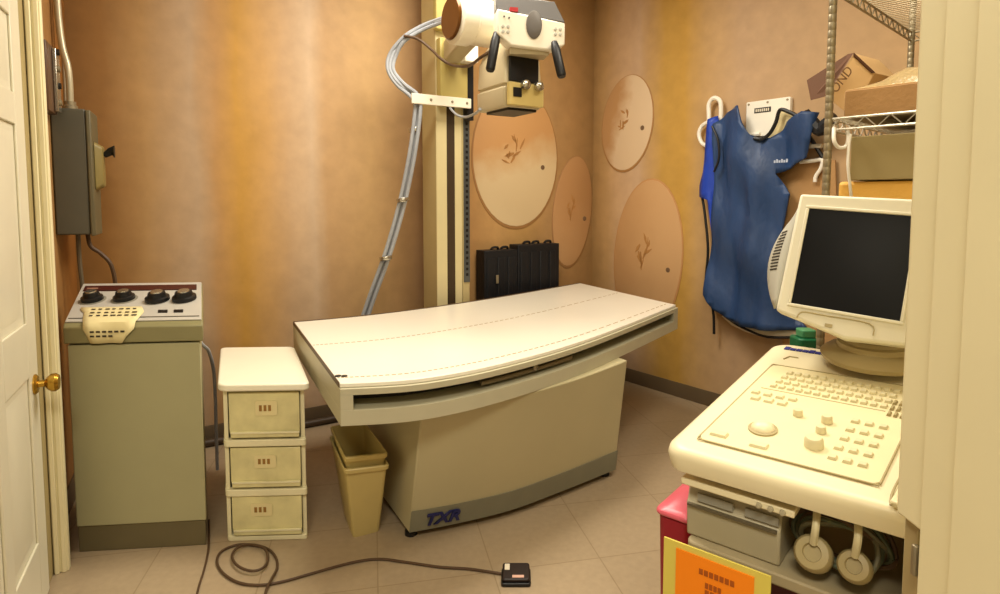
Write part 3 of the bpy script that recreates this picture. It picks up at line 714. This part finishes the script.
bluepoly = [(714, 150), (713, 124), (727, 113), (741, 106), (746, 122), (753, 135), (761, 139), (772, 138), (783, 130), (790, 122), (797, 117), (806, 112), (821, 113), (817, 128), (813, 142), (808, 158), (792, 168), (777, 174),
            (784, 184), (791, 194), (786, 214), (778, 250), (776, 290), (790, 318), (806, 327), (800, 331), (776, 330), (760, 328), (745, 325), (730, 319), (716, 309), (707, 294), (708, 270), (711, 240), (712, 205), (713, 180)]
drape('front_panel', bluepoly, .10, blue, ap, amp=.024)
drape('back_panel', [(706, 172), (709, 145), (711, 120), (719, 116), (722, 135), (720, 170), (716, 200), (714, 236), (711, 200), (702, 197), (701, 186)], .065, blue2, ap, amp=.006)
drape('lining', [(722, 316), (745, 325), (776, 329), (803, 329), (801, 336), (785, 338), (764, 337), (745, 331), (732, 325)], .062, whitecl, ap, amp=.003, bulge=.005)
drape('lining', [(764, 139), (772, 131), (777, 121), (780, 110), (801, 117), (793, 126), (784, 135), (772, 141)], .085, M('lining_cream', (214, 198, 150), .7), ap, amp=.002, bulge=0)
def edging(pxs, off, r, bulge=.0):
    g = G(); g.tube([PL(x, y, C+nr*off, v) for x, y in pxs], r, 8, 5); return g
edging([(754, 138), (762, 139), (770, 133), (776, 122), (780, 110), (789, 112), (799, 117)], .135, .011).obj('neck_binding', black, ap)
edging([(712, 126), (718, 140), (719, 158), (714, 172)], .13, .007).obj('armhole_binding', black, ap)
edging([(719, 311), (733, 322), (748, 330), (768, 337), (801, 337)], .11, .008).obj('hem_binding', black, ap)
edging([(702, 196), (705, 215), (708, 250), (706, 285), (713, 310), (714, 334)], .07, .009).obj('strap', black, ap)
edging([(804, 114), (812, 122), (820, 130), (826, 124), (836, 118)], .12, .035).obj('shoulder_strap', blackcloth, ap)
lgp = PL(774, 163, C+nr*.165, v); g = G(); LG = Fr(lgp, v, V((0, 0, 1)), nr)
for k_ in range(6): g.box(LG, k_*.014, k_*.014+.010, 0, .014+.006*(k_ % 2), 0, .003)
g.obj('logo_mark', M('logo_white', (170, 180, 200), .6), ap)
# wall hanger
wh = thing('apron_hanger', PL(770, 116, C, v), 'white wall hanger plate with looped hooks behind the blue apron', 'hanger')
h0 = PL(748, 138, C+nr*.004, v); h1 = PL(793, 97, C+nr*.004, v); HG = Fr(h0, v, V((0, 0, 1)), nr); hw = (h1-h0).dot(v); hh = (h1-h0).z
g = G(); g.rbox(HG, 0, hw, 0, hh, 0, .03, .008); g.obj('plate', whitepl, wh, bevel=.003)
g = G(); g.box(HG, hw*.20, hw*.58, hh*.66, hh*.80, .0305, .032); g.obj('name_plate', black, wh)
g = G()
for k_ in range(7): g.box(HG, hw*.23+k_*hw*.047, hw*.23+k_*hw*.047+hw*.03, hh*.69, hh*.77, .0322, .0328)
g.obj('name_letters', whitecl, wh)
for x in (.06, .5, .94):
    g = G(); g.lathe(HG(hw*x, hh*.93, .0305), nr, [(.007, 0), (.006, .004), (0, .005)], 10); g.obj('screw', steel, wh)
def loopwire(pxs, off, r, nm='hook', mat=whitepl):
    g = G(); g.tube([PL(x, y, C+nr*off, v) for x, y in pxs], r, 8, 5); g.obj(nm, mat, wh)
loopwire([(709, 142), (709, 118), (709, 104), (714, 98), (720, 101), (721, 112), (720, 124)], .05, .014)
loopwire([(708, 122), (702, 126), (699, 134), (702, 143), (709, 146), (716, 143), (722, 138), (760, 134)], .04, .013)
loopwire([(794, 145), (806, 146), (822, 146)], .05, .013); loopwire([(800, 162), (812, 161), (822, 160), (821, 168), (816, 176), (815, 182)], .05, .011)
loopwire([(793, 118), (806, 132), (818, 150), (823, 158)], .045, .012, 'dark_hook', black)

# ------------------------------------------------------------------ wire rack
P1 = V((1.083, 2.0, 0)); e1 = V((.74, .673, 0)); e2 = V((.673, -.74, 0)); RL, RD = .905, .46
RK = Fr(P1, e1, e2)
rk = thing('wire_rack', RK(.45, .23, 0), 'chrome wire shelving rack loaded with cartons beside the right wall', 'shelving')
for x, y in ((0, 0), (RL, 0), (RL, RD), (0, RD)):
    g = G(); prof = [(.0125, 0)]
    z = .03
    while z < 2.3:
        prof += [(.0125, z), (.0116, z+.002), (.0116, z+.004), (.0125, z+.006)]; z += .026
    prof += [(.0125, 2.3), (.006, 2.31)]
    g.lathe(RK(x, y, 0), (0, 0, 1), prof, 12); g.obj('post', steel, rk)
SH = (0.35, 1.345, 1.645, 2.09)
chrome_b = M('chrome_bright', (206, 200, 184), .3, .55)
for z in SH:
    g = G()
    edges = (((0, 0), (RL, 0)), ((RL, 0), (RL, RD)), ((RL, RD), (0, RD)), ((0, RD), (0, 0)))
    for (p, q) in edges:
        a_ = RK(p[0], p[1], z); b_ = RK(q[0], q[1], z); dz = V((0, 0, -.036))
        g.tube([a_, b_], .0042, 6); g.tube([a_+dz, b_+dz], .0042, 6)
        n_ = int((b_-a_).length/.034); zz = []
        for i in range(n_+1): zz.append(a_.lerp(b_, i/n_)+(dz if i % 2 else V()))
        g.tube(zz, .0028, 5)
    sf = g.obj('shelf', chrome_b if z < 2 else steel, rk)
    g = G()
    for i in range(1, 34): g.tube([RK(RL*i/34, 0, z+.003), RK(RL*i/34, RD, z+.003)], .002, 5)
    for y in (.15, .31): g.tube([RK(0, y, z-.003), RK(RL, y, z-.003)], .003, 5)
    g.obj('wire_deck', steel, sf)
# items on the middle shelf
mz = 1.6505
fcx = thing('flat_carton', RK(.25, .3, mz), 'flat brown carton on the middle shelf under the wrapped packet', 'box')
g = G(); g.box(RK, .03, .55, .035, .44, mz, mz+.085); g.obj('carton_body', carton, fcx, bevel=.003)
g = G(); g.box(RK, .035, .545, .04, .435, mz+.0855, mz+.089); g.obj('lid', carton_lt, fcx, bevel=.001)
g = G(); zb_ = mz+.0915
pk = []
for s_ in range(13):
    y = .05+.38*s_/12; hgt = .018+.06*min(1, s_/5)*(1-.15*math.sin(s_*1.3)); 
    pk.append([RK(x, y, zb_+(0 if k_ in (0, 8) else hgt*(math.sin(math.pi*k_/8)**.5)*(1+.12*math.sin(k_*2.3+s_)))) for k_, x in enumerate([.06+.40*q/8 for q in range(9)])])
g.loft(pk); tag(g.obj('wrapped_packet', poly), 'clear plastic wrapped packet lying on the flat brown carton', 'packet')
oc = thing('tilted_carton', RK(.4, .08, mz), 'brown open carton tipped on edge at back of middle shelf', 'box')
q0, q1, q2, q3 = D(827, 97, 2.30), D(854, 53, 2.34), D(875, 73, 2.34), D(850, 116, 2.30)
bk_ = V((.22, .2, .02)); g = G()
g.loft([[q0, q1, q2, q3], [q+bk_ for q in (q0, q1, q2, q3)]]); g.obj('carton_body', carton_lt, oc, bevel=.002)
fd = V((-.002, -.004, 0)); g = G(); fl = [D(826.5, 96, 2.295), D(853.5, 53, 2.335), D(848, 54, 2.36), D(807, 80, 2.36), D(811, 100, 2.30)]
g.prism(fl, V((.002, .006, 0))); g.obj('flap', carton_in, oc)
g = G(); g.prism([D(854, 52.5, 2.335), D(875.5, 72.5, 2.335), D(872, 73, 2.333), D(854, 56, 2.333)], V((0, .004, 0))); g.obj('edge_tape', carton_in, oc)
text('box_letters', 'OND', D(836, 94, 2.29), (D(854, 64, 2.32)-D(833, 92, 2.30)), (q1-q2), .036, M('marker', (110, 78, 44), .7), oc, .0008)
# under the shelf / lower shelf
lz = 1.3505
g = G(); g.loft([[RK(x, y, z+.006*abs(math.sin(x*20))) for x, y in rrect(.04, .5, .02, .42, .02)] for z in (lz, lz+.085)]); tag(g.obj('padded_envelope', envel, bevel=.01), 'orange manila packet lying on the lower shelf behind the monitor', 'packet')
g = G(); g.box(RK, .03, .62, .06, .43, lz+.0935, lz+.235); tag(g.obj('carton', carton_grey, bevel=.003), 'plain dull tan carton on the orange packet beneath middle shelf', 'box')
g = G(); g.tube([D(851, 134, 1.95), D(849, 145, 1.95), D(848, 165, 1.94), D(850, 185, 1.94), D(852, 205, 1.95)], .0045, 6, 5); tag(g.obj('hanging_cord', whitepl), 'thin white cord hanging from the middle shelf', 'cord')
g = G(); g.tube([D(834, 128, 1.98), D(834, 140, 1.96), D(838, 147, 1.96), D(845, 147, 1.96), D(848, 141, 1.96), D(848, 131, 1.97)], .006, 8, 5); tag(g.obj('wire_hook', whitepl), 'small white hook hanging under the middle shelf by the post', 'hook')
# cardboard between rack and wall, green container
g = G(); cpx = [(772, 172), (806, 160), (836, 160), (846, 420), (790, 420)]
g.prism([PL(x, y, C+nr*.015, v) for x, y in cpx[:3]]+[V((p.x, p.y, .004)) for p in (PL(x, y, C+nr*.035, v) for x, y in cpx[3:])], nr*.012)
tag(g.obj('cardboard_sheet', carton), 'flattened brown cardboard leaning on the wall behind apron and rack post', 'cardboard')
gp = D(806, 340, 2.25); gz = D(806, 337, 2.25).z
gr = thing('green_container', (gp.x, gp.y, 0), 'dark green container standing behind the ultrasound cart', 'container')
g = G(); g.rbox(W, gp.x-.045, gp.x+.035, gp.y-.04, gp.y+.05, 0, gz, .02); g.obj('body', greenp, gr, bevel=.006)
g = G(); g.rbox(W, gp.x-.028, gp.x+.03, gp.y-.025, gp.y+.035, gz+.0005, gz+.03, .015); g.obj('cap', greenl, gr, bevel=.004)

# ------------------------------------------------------------------ ultrasound machine
uFL = Z(670, 447, .85); uFR = Z(872, 503, .85); uBL = Z(780, 344, .96)
ua = (uFR-uFL); uW0 = ua.length; ua = ua.normalized(); ub = (uBL-uFL); uD = ub.length; ub = ub.normalized()
uc = ua.cross(ub).normalized(); uW = uW0+.10
UF = Fr(uFL, ua, ub, uc)
um = thing('ultrasound_machine', (uFL.x+.35, uFL.y+.15, 0), 'cream ultrasound cart with sloping keyboard deck beside the door jamb', 'ultrasound machine')
g = G()
def off(ins, z): return [UF(x, y, z) for x, y in rrect(ins-.018, uW-ins, ins-.006, uD-ins+.02, .04, 6)]
g.loft([off(.02, -.058), off(.004, -.05), off(0, -.02), off(.004, -.006), off(.014, -.001), off(.022, .0)]); g.obj('deck', us_white, um, ang=50)
g = G(); g.rbox(UF, .035, uW-.10, .055, uD*.76, .0005, .004, .02, 5); g.obj('control_overlay', us_over, um, bevel=.001)
lw_ = .0028
g = G()
for x0, x1, y0, y1 in ((.035, uW-.10, .053, .053+lw_), (.035, uW-.1, uD*.76, uD*.76+lw_), (.033, .033+lw_, .06, uD*.76), (uW-.102, uW-.102+lw_, .06, uD*.76), (.06, uW-.15, uD*.53, uD*.53+lw_)): g.box(UF, x0, x1, y0, y1, .002, .0048)
g.obj('border_line', us_line, um)
# keys
def key(x, y, w=.014, h=.017, mat=us_key, z=.0046):
    g = G(); g.loft([[UF(a, b, z) for a, b in ((x, y), (x+w, y), (x+w, y+h), (x, y+h))], [UF(a, b, z+.005) for a, b in ((x+.002, y+.002), (x+w-.002, y+.002), (x+w-.002, y+h-.002), (x+.002, y+h-.002))]])
    return g.obj('key', mat, um)
first = None
for r_ in range(4):
    for q in range(13):
        key(.075+q*.0195+r_*.003, uD*.55+r_*.030)
for r_ in range(5):
    for q in range(3): key(.275+q*.026, .10+r_*.042, .016, .016)
for q in range(4): key(.05+q*.028, uD*.47, .018, .016)
for q in range(3): key(.06+q*.03, .28, .02, .02)
for x, y in ((.05, .08), (.135, .075)): key(x, y, .035, .02)
for q in range(9): key(uW-.145+(q % 3)*.012, uD*.50+(q//3)*.03, .008, .02, us_line)
tb = UF(.15, .155, 0)
g = G(); g.lathe(UF(.135, .155, .0045), uc, [(.030, 0), (.030, .003), (.026, .004)], 28); g.obj('trackball_ring', us_line, um)
g = G(); g.lathe(UF(.135, .155, .005), uc, [(.0245, .0), (.0235, .006), (.018, .012), (.009, .0155), (0, .0165)], 24); g.obj('trackball', us_white, um)
def ukn(px, py, r, h):
    # meet the deck plane
    rr = ray(px, py); o_ = V((0, 0, H)); t = (UF.o-o_).dot(uc)/rr.dot(uc); p = o_+rr*t
    g = G(); g.lathe(p+uc*.0045, uc, [(r*1.05, 0), (r, h*.75), (r*.8, h), (0, h*1.02)], 20); g.obj('knob', us_key, um)
ukn(798, 417, .010, .014); ukn(827, 424, .011, .016); ukn(821, 434, .010, .014); ukn(814, 448, .018, .020)
# blue name strip + arrow mark at back left
g = G(); nx = .022; ny = uD*.945
for k_ in range(7): g.box(UF, nx+k_*.016, nx+k_*.016+.014, ny, ny+.016+(.005 if k_ in (0, 4) else 0), .0005, .002)
g.obj('name_strip', M('print_blue', (36, 44, 130), .5), um)
g = G(); g.tube([UF(.045, uD*.84, .001), UF(.052, uD*.875, .001), UF(.075, uD*.875, .001)], .002, 6); g.obj('arrow_mark', us_line, um)
# right wing step
g = G(); g.loft([[UF(x, y, z) for x, y in ((uW-.075, .0), (uW+.06, -.02), (uW+.06, uD*.9), (uW-.05, uD*.9), (uW-.045, .25), (uW-.07, .13))] for z in (.002, .014)]); g.obj('side_wing', us_over, um, bevel=.004)
g = G(); g.tube([UF(uW-.045, .30, .014), UF(uW-.05, .22, .0145), UF(uW-.07, .12, .0145), UF(uW-.075, .03, .0145), UF(uW-.072, -.003, .008)], .0022, 6, 5); g.obj('wing_seam', us_line, um)
# cart body beneath
ah = V((ua.x, ua.y, 0)).normalized(); bh = V((-ah.y, ah.x, 0)); UB = Fr((uFL.x, uFL.y, 0), ah, bh)
g = G(); g.box(UB, .02, .50, .42, .62, .12, .84); g.obj('rear_body', us_grey, um, bevel=.01)
shz = .645
g = G(); g.rbox(UB, .03, .46, .02, .45, shz-.025, shz, .02); g.obj('shelf', M('shelf_grey', (170, 156, 124), .5), um, bevel=.004)
g = G(); g.box(UB, .03, .42, .33, .415, .125, shz-.03); g.obj('lower_body', maroonp, um, bevel=.01)
g = G(); g.box(UB, .425, .50, .03, .42, .12, .80); g.obj('side_column', M('side_brown', (112, 84, 52), .5), um, bevel=.006)
g = G(); g.rbox(UB, .02, .50, .05, .64, .065, .12, .03); g.obj('base', us_grey, um, bevel=.01)
for x, y in ((.07, .12), (.45, .12), (.07, .58), (.45, .58)):
    g = G(); g.lathe(UB(x-.02, y, .035), ah, [(.02, 0), (.034, .004), (.034, .036), (.02, .04)], 18); g.obj('caster', black, um)
    
# printer on shelf
pr = thing('thermal_printer', UB(.13, .15, shz), 'grey thermal printer on the shelf under the ultrasound keyboard', 'printer')
PX0, PX1 = .022, .215; pz = shz+.0005
g = G(); g.loft([[UB(x, y, z) for x, y in ((PX0, y0), (PX1, y0), (PX1, .26), (PX0, .26))] for z, y0 in ((pz, .045), (pz+.075, .04), (pz+.079, .045), (pz+.115, .055))]); g.obj('housing', printer_m, pr, bevel=.005)
g = G(); g.box(UB, PX0+.005, PX1-.005, .034, .044, pz+.071, pz+.076); g.obj('seam', M('seam_dk', (96, 86, 66), .5), pr)
for x0, x1 in ((.025, .1), (.125, .19)):
    g = G(); g.box(UB, PX0+x0, PX0+x1, .040, .0455, pz+.085, pz+.102); g.obj('badge', M('badge_grey', (150, 146, 132), .4), pr)
g = G(); g.box(UB, PX0-.005, PX1+.03, .02, .2, pz+.121, pz+.136); g.obj('top_tray', us_white, pr, bevel=.003)
for k_ in range(3):
    g = G(); g.lathe(UB(PX1-.035+k_*.022, .0195, pz+.128), -bh, [(.006, 0), (.005, .006), (0, .007)], 10); g.obj('button', printer_m, pr)
# coiled leads with two round probes
lz_ = shz+.002
for i, (x, z, y, lab) in enumerate(((.275, .700, .042, 'larger round transducer head hanging in the coiled leads'), (.345, .703, .04, 'smaller round transducer head nearest the door jamb'))):
    p = thing('transducer', UB(x, y, z), lab, 'transducer', 'transducers under the keyboard')
    r = .034-.005*i; ax = (-bh*.8+V((0, 0, .5))).normalized()
    g = G(); g.lathe(UB(x, y, z), ax, [(r*.6, -.025), (r, -.018), (r, .004), (r*.85, .012), (r*.5, .013), (r*.45, .006), (0, .006)], 24); g.obj('head', probe_m, p)
    g = G(); g.tube([UB(x, y, z+.02), UB(x+.005, y-.01, z+.06), UB(x+.0, y+.02, z+.075), UB(x-.01, y+.05, z+.085)], .007, 8, 5); g.obj('lead', us_key, p)
lc = thing('coiled_leads', UB(.33, .15, lz_), 'tangle of looped grey green leads beside the printer', 'cable')
for k_ in range(6):
    r = .066+.005*k_; cx_ = .310; pts = []
    for q in range(25):
        a_ = 2*math.pi*q/24; pts.append(UB(cx_+math.cos(a_)*r*1.0, .085+.008*k_+.015*math.sin(a_*2+k_), shz+.066+math.sin(a_)*(r-.002*k_)*.66+.004*math.sin(3*a_+k_)))
    g = G(); g.tube(pts, .005, 6, 2); g.obj('lead_loop', (M('lead_grey', (120, 116, 90), .5), M('lead_green', (96, 104, 80), .5), M('lead_brown', (104, 80, 56), .5))[k_ % 3], lc)

# sharps bin with card
SBF = Fr(UB(-.066, .085, 0), ah, bh)
sbn = thing('sharps_bin', SBF(.1, .1, 0), 'tall red waste container with pink lid below the printer', 'container')
g = G(); g.loft([[SBF(x, y, z) for x, y in rrect(0+t, .083-t, 0+t, .22-t, .02)] for z, t in ((0, .012), (.645, .0))])
sbo = g.obj('body', redplast, sbn, bevel=.006)
g = G(); g.loft([[SBF(x, y, z) for x, y in rrect(-.006+t, .086-t, -.006+t, .226-t, .02)] for z, t in ((.6455, 0), (.655, 0), (.664, .012))]); g.obj('lid', pinklid, sbn, bevel=.004)
crd = thing('warning_card', D(722, 590, 1.12), 'yellow card with orange printed label under the printer shelf', 'sign')
cA = D(664, 537, 1.2); cB = D(771, 577, 1.08); cdx = (cB-cA); hz_ = V((cdx.x, cdx.y, 0)); cup = V((0, 0, 1))
CF = Fr(cA, cdx, V((-hz_.y, hz_.x, 0)).normalized(), cup)
g = G(); g.loft([[CF(0, 0, 0), CF(1, 0, 0), CF(1, 0.0, -.30), CF(0, 0.0, -.30)], [CF(0, .004, 0), CF(1, .004, 0), CF(1, .004, -.3), CF(0, .004, -.3)]]); g.obj('card', yellowcard, crd)
g = G(); g.loft([[CF(x, y, z) for x, z in ((.13, -.012), (.86, -.012), (.86, -.25), (.13, -.25))] for y in (-.003, -.0005)]); ol = g.obj('orange_label', orange, crd)
g = G()
for z, x0, x1, n_ in ((-.035, .36, .70, 7), (-.060, .42, .58, 4), (-.075, .42, .62, 4)):
    for q in range(n_):
        xa = x0+(x1-x0)*q/n_; g.loft([[CF(x, y, zz) for x, zz in ((xa, z), (xa+(x1-x0)/n_*.75, z), (xa+(x1-x0)/n_*.75, z-.011), (xa, z-.011))] for y in (-.0045, -.0032)])
g.obj('label_print', M('label_ink', (170, 84, 10), .6), ol)

# ------------------------------------------------------------------ monitor
sTL, sTR, sBL = D(804, 208, 1.60), D(911, 216, 1.45), D(791, 303, 1.54)
ma = (sTR-sTL); mW = ma.length; ma = ma.normalized(); mb = (sTL-sBL); mH = mb.length; mb = (mb-ma*mb.dot(ma)).normalized(); mn = ma.cross(mb).normalized()
MF = Fr(sBL, ma, mb, mn)
bp_ = Z(862, 372, .93)
mo = thing('crt_monitor', bp_, 'cream CRT monitor with dark blank screen on a swivel base atop the cart', 'monitor')
bez = [(-.030, mH+.040), (mW+.022, mH+.045), (mW+.03, -.03), (mW+.02, -.055), (mW*.55, -.066), (.09, -.055), (.02, -.038), (-.034, -.026), (-.034, -.005)]
g = G(); g.loft([[MF(x, y, z) for x, y in bez] for z in (-.05, -.002)]); 
g.obj('bezel', monwhite, mo, bevel=.008, seg=3)
g = G()
for (x0, x1, y0, y1) in ((-.008, mW+.008, mH, mH+.008), (-.008, mW+.008, -.008, 0), (-.008, 0, 0, mH), (mW, mW+.008, 0, mH)): g.box(MF, x0, x1, y0, y1, -.001, .003)
g.obj('screen_surround', monwhite, mo, bevel=.002)
g = G(); n_ = 12
g.loft([[MF(mW*i/n_, mH*j/n_, -.0015+.004*math.sin(math.pi*i/n_)*math.sin(math.pi*j/n_)) for i in range(n_+1)] for j in range(n_+1)], closed=False); g.obj('screen', screen, mo)
# curved side wing with vents (left flank bulging out behind the bezel)
g = G(); N = 14; rings_ = []
def wing(t, s):  # t up the side, s out
    bul = .058*math.sin(math.pi*(.06+.9*t))**.8
    return MF(-.027-.010*(1-t)-s*bul, -.012+t*(mH+.02), -.012-.06*s**1.3)
g.loft([[wing(j/N, s) for j in range(N+1)] for s in (0, .25, .5, .75, 1.0)], closed=False)
wg = g.obj('side_shell', mongrey, mo); md = wg.modifiers.new('s', 'SOLIDIFY'); md.thickness = .006; md.offset = 0
g = G()
for j in range(13):
    t = .36+j*.032
    p = [wing(t, .38), wing(t, .80), wing(t+.014, .80), wing(t+.014, .38)]; nrm = (p[1]-p[0]).cross(p[3]-p[0]).normalized(); nrm = nrm if nrm.dot(V((0, 0, H))-p[0]) > 0 else -nrm
    g.loft([[q+nrm*.0032 for q in p], [q+nrm*.0045 for q in p]])
g.obj('vent_slots', dark, mo)
# tube housing behind
g = G()
def rr_(x0, x1, y0, y1, z): return [MF(x, y, z) for x, y in rrect(x0, x1, y0, y1, .03, 4)]
g.loft([rr_(-.02, mW+.03, -.02, mH+.025, -.045), rr_(-.05, mW+.05, -.02, mH+.02, -.085), rr_(-.04, mW+.04, .0, mH+.01, -.16), rr_(.02, mW-.02, .03, mH-.03, -.25)]); g.obj('rear_housing', mongrey, mo)
g = G(); g.tube([MF(.02, -.036, .0005), MF(.03, -.018, .0005), MF(.08, -.017, .0005), MF(mW*.75, -.018, .0005), MF(mW*.8, -.045, .0005)], .0016, 6, 4); g.obj('chin_seam', us_line, mo)
g = G(); g.box(MF, mW*.36, mW*.43, -.044, -.036, -.0015, .0008); g.obj('maker_badge', us_line, mo)
# swivel base (stacked rings) standing on the deck
rr = ray(872, 370); t = (UF.o-V((0, 0, H))).dot(uc)/rr.dot(uc); bc_ = V((0, 0, H))+rr*t
bc_ = bc_+ub*.03+uc*.02
g = G(); g.lathe(bc_+uc*.001, uc.lerp(V((0, 0, 1)), .3), [(.122, 0), (.126, .012), (.108, .026), (.088, .034), (.086, .046), (.078, .05), (.074, .058), (.062, .062), (.06, .085), (.055, .15)], 32)
g.obj('swivel_base', us_grey, mo, ang=30)

# ------------------------------------------------------------------ ceiling lights (real troffers on the ceiling, above the frame)
def troffer(x, y, rot, w, h, power, col, label):
    t = thing('ceiling_light', (x, y, CH-.04), label, 'light', 'ceiling troffers')
    ca, sa = math.cos(rot), math.sin(rot); f = Fr((x, y, CH), (ca, sa, 0), (-sa, ca, 0))
    g = G()
    for x0, x1, y0, y1 in ((-w/2-.04, -w/2, -h/2-.04, h/2+.04), (w/2, w/2+.04, -h/2-.04, h/2+.04), (-w/2, w/2, -h/2-.04, -h/2), (-w/2, w/2, h/2, h/2+.04)): g.box(f, x0, x1, y0, y1, -.04, -.0005)
    g.obj('frame', whitepl, t)
    g = G(); g.box(f, -w/2, w/2, -h/2, h/2, -.02, -.001); g.obj('diffuser', M('diffuser', (255, 240, 214), .6, emit=1.0), t)
    L = bpy.data.lights.new('troffer_lamp', 'AREA'); L.shape = 'RECTANGLE'; L.size = w; L.size_y = h; L.energy = power; L.color = col
    o = bpy.data.objects.new('troffer_lamp', L); COL.objects.link(o); o.parent = t; o.location = (0, 0, -.01); o.rotation_euler = (0, 0, rot)
troffer(-.1, 2.75, math.radians(31), 1.2, .6, 64, (1, .93, .80), 'bright ceiling troffer above the x-ray table')
troffer(1.05, 1.9, math.radians(31), 1.2, .6, 30, (1, .92, .76), 'ceiling troffer above the ultrasound cart')
troffer(-.1, -.6, 0, 1.2, .6, 74, (1, .93, .76), 'hallway ceiling troffer behind the doorway')

# ------------------------------------------------------------------ world, camera, view
w = bpy.data.worlds.new('World'); SC.world = w; w.use_nodes = True
w.node_tree.nodes['Background'].inputs[0].default_value = rgb(255, 228, 186); w.node_tree.nodes['Background'].inputs[1].default_value = 0.36
cam = bpy.data.cameras.new('Camera'); co_ = bpy.data.objects.new('Camera', cam); COL.objects.link(co_)
cam.sensor_width = 36; cam.lens = F/1000*36; cam.shift_y = (Y0-297)/1000; cam.clip_start = 0.05
co_.location = (0, 0, H); co_.rotation_euler = (math.pi/2-PITCH, 0, 0)
SC.camera = co_
SC.view_settings.view_transform = 'Standard'; SC.view_settings.look = 'None'; SC.view_settings.exposure = 0
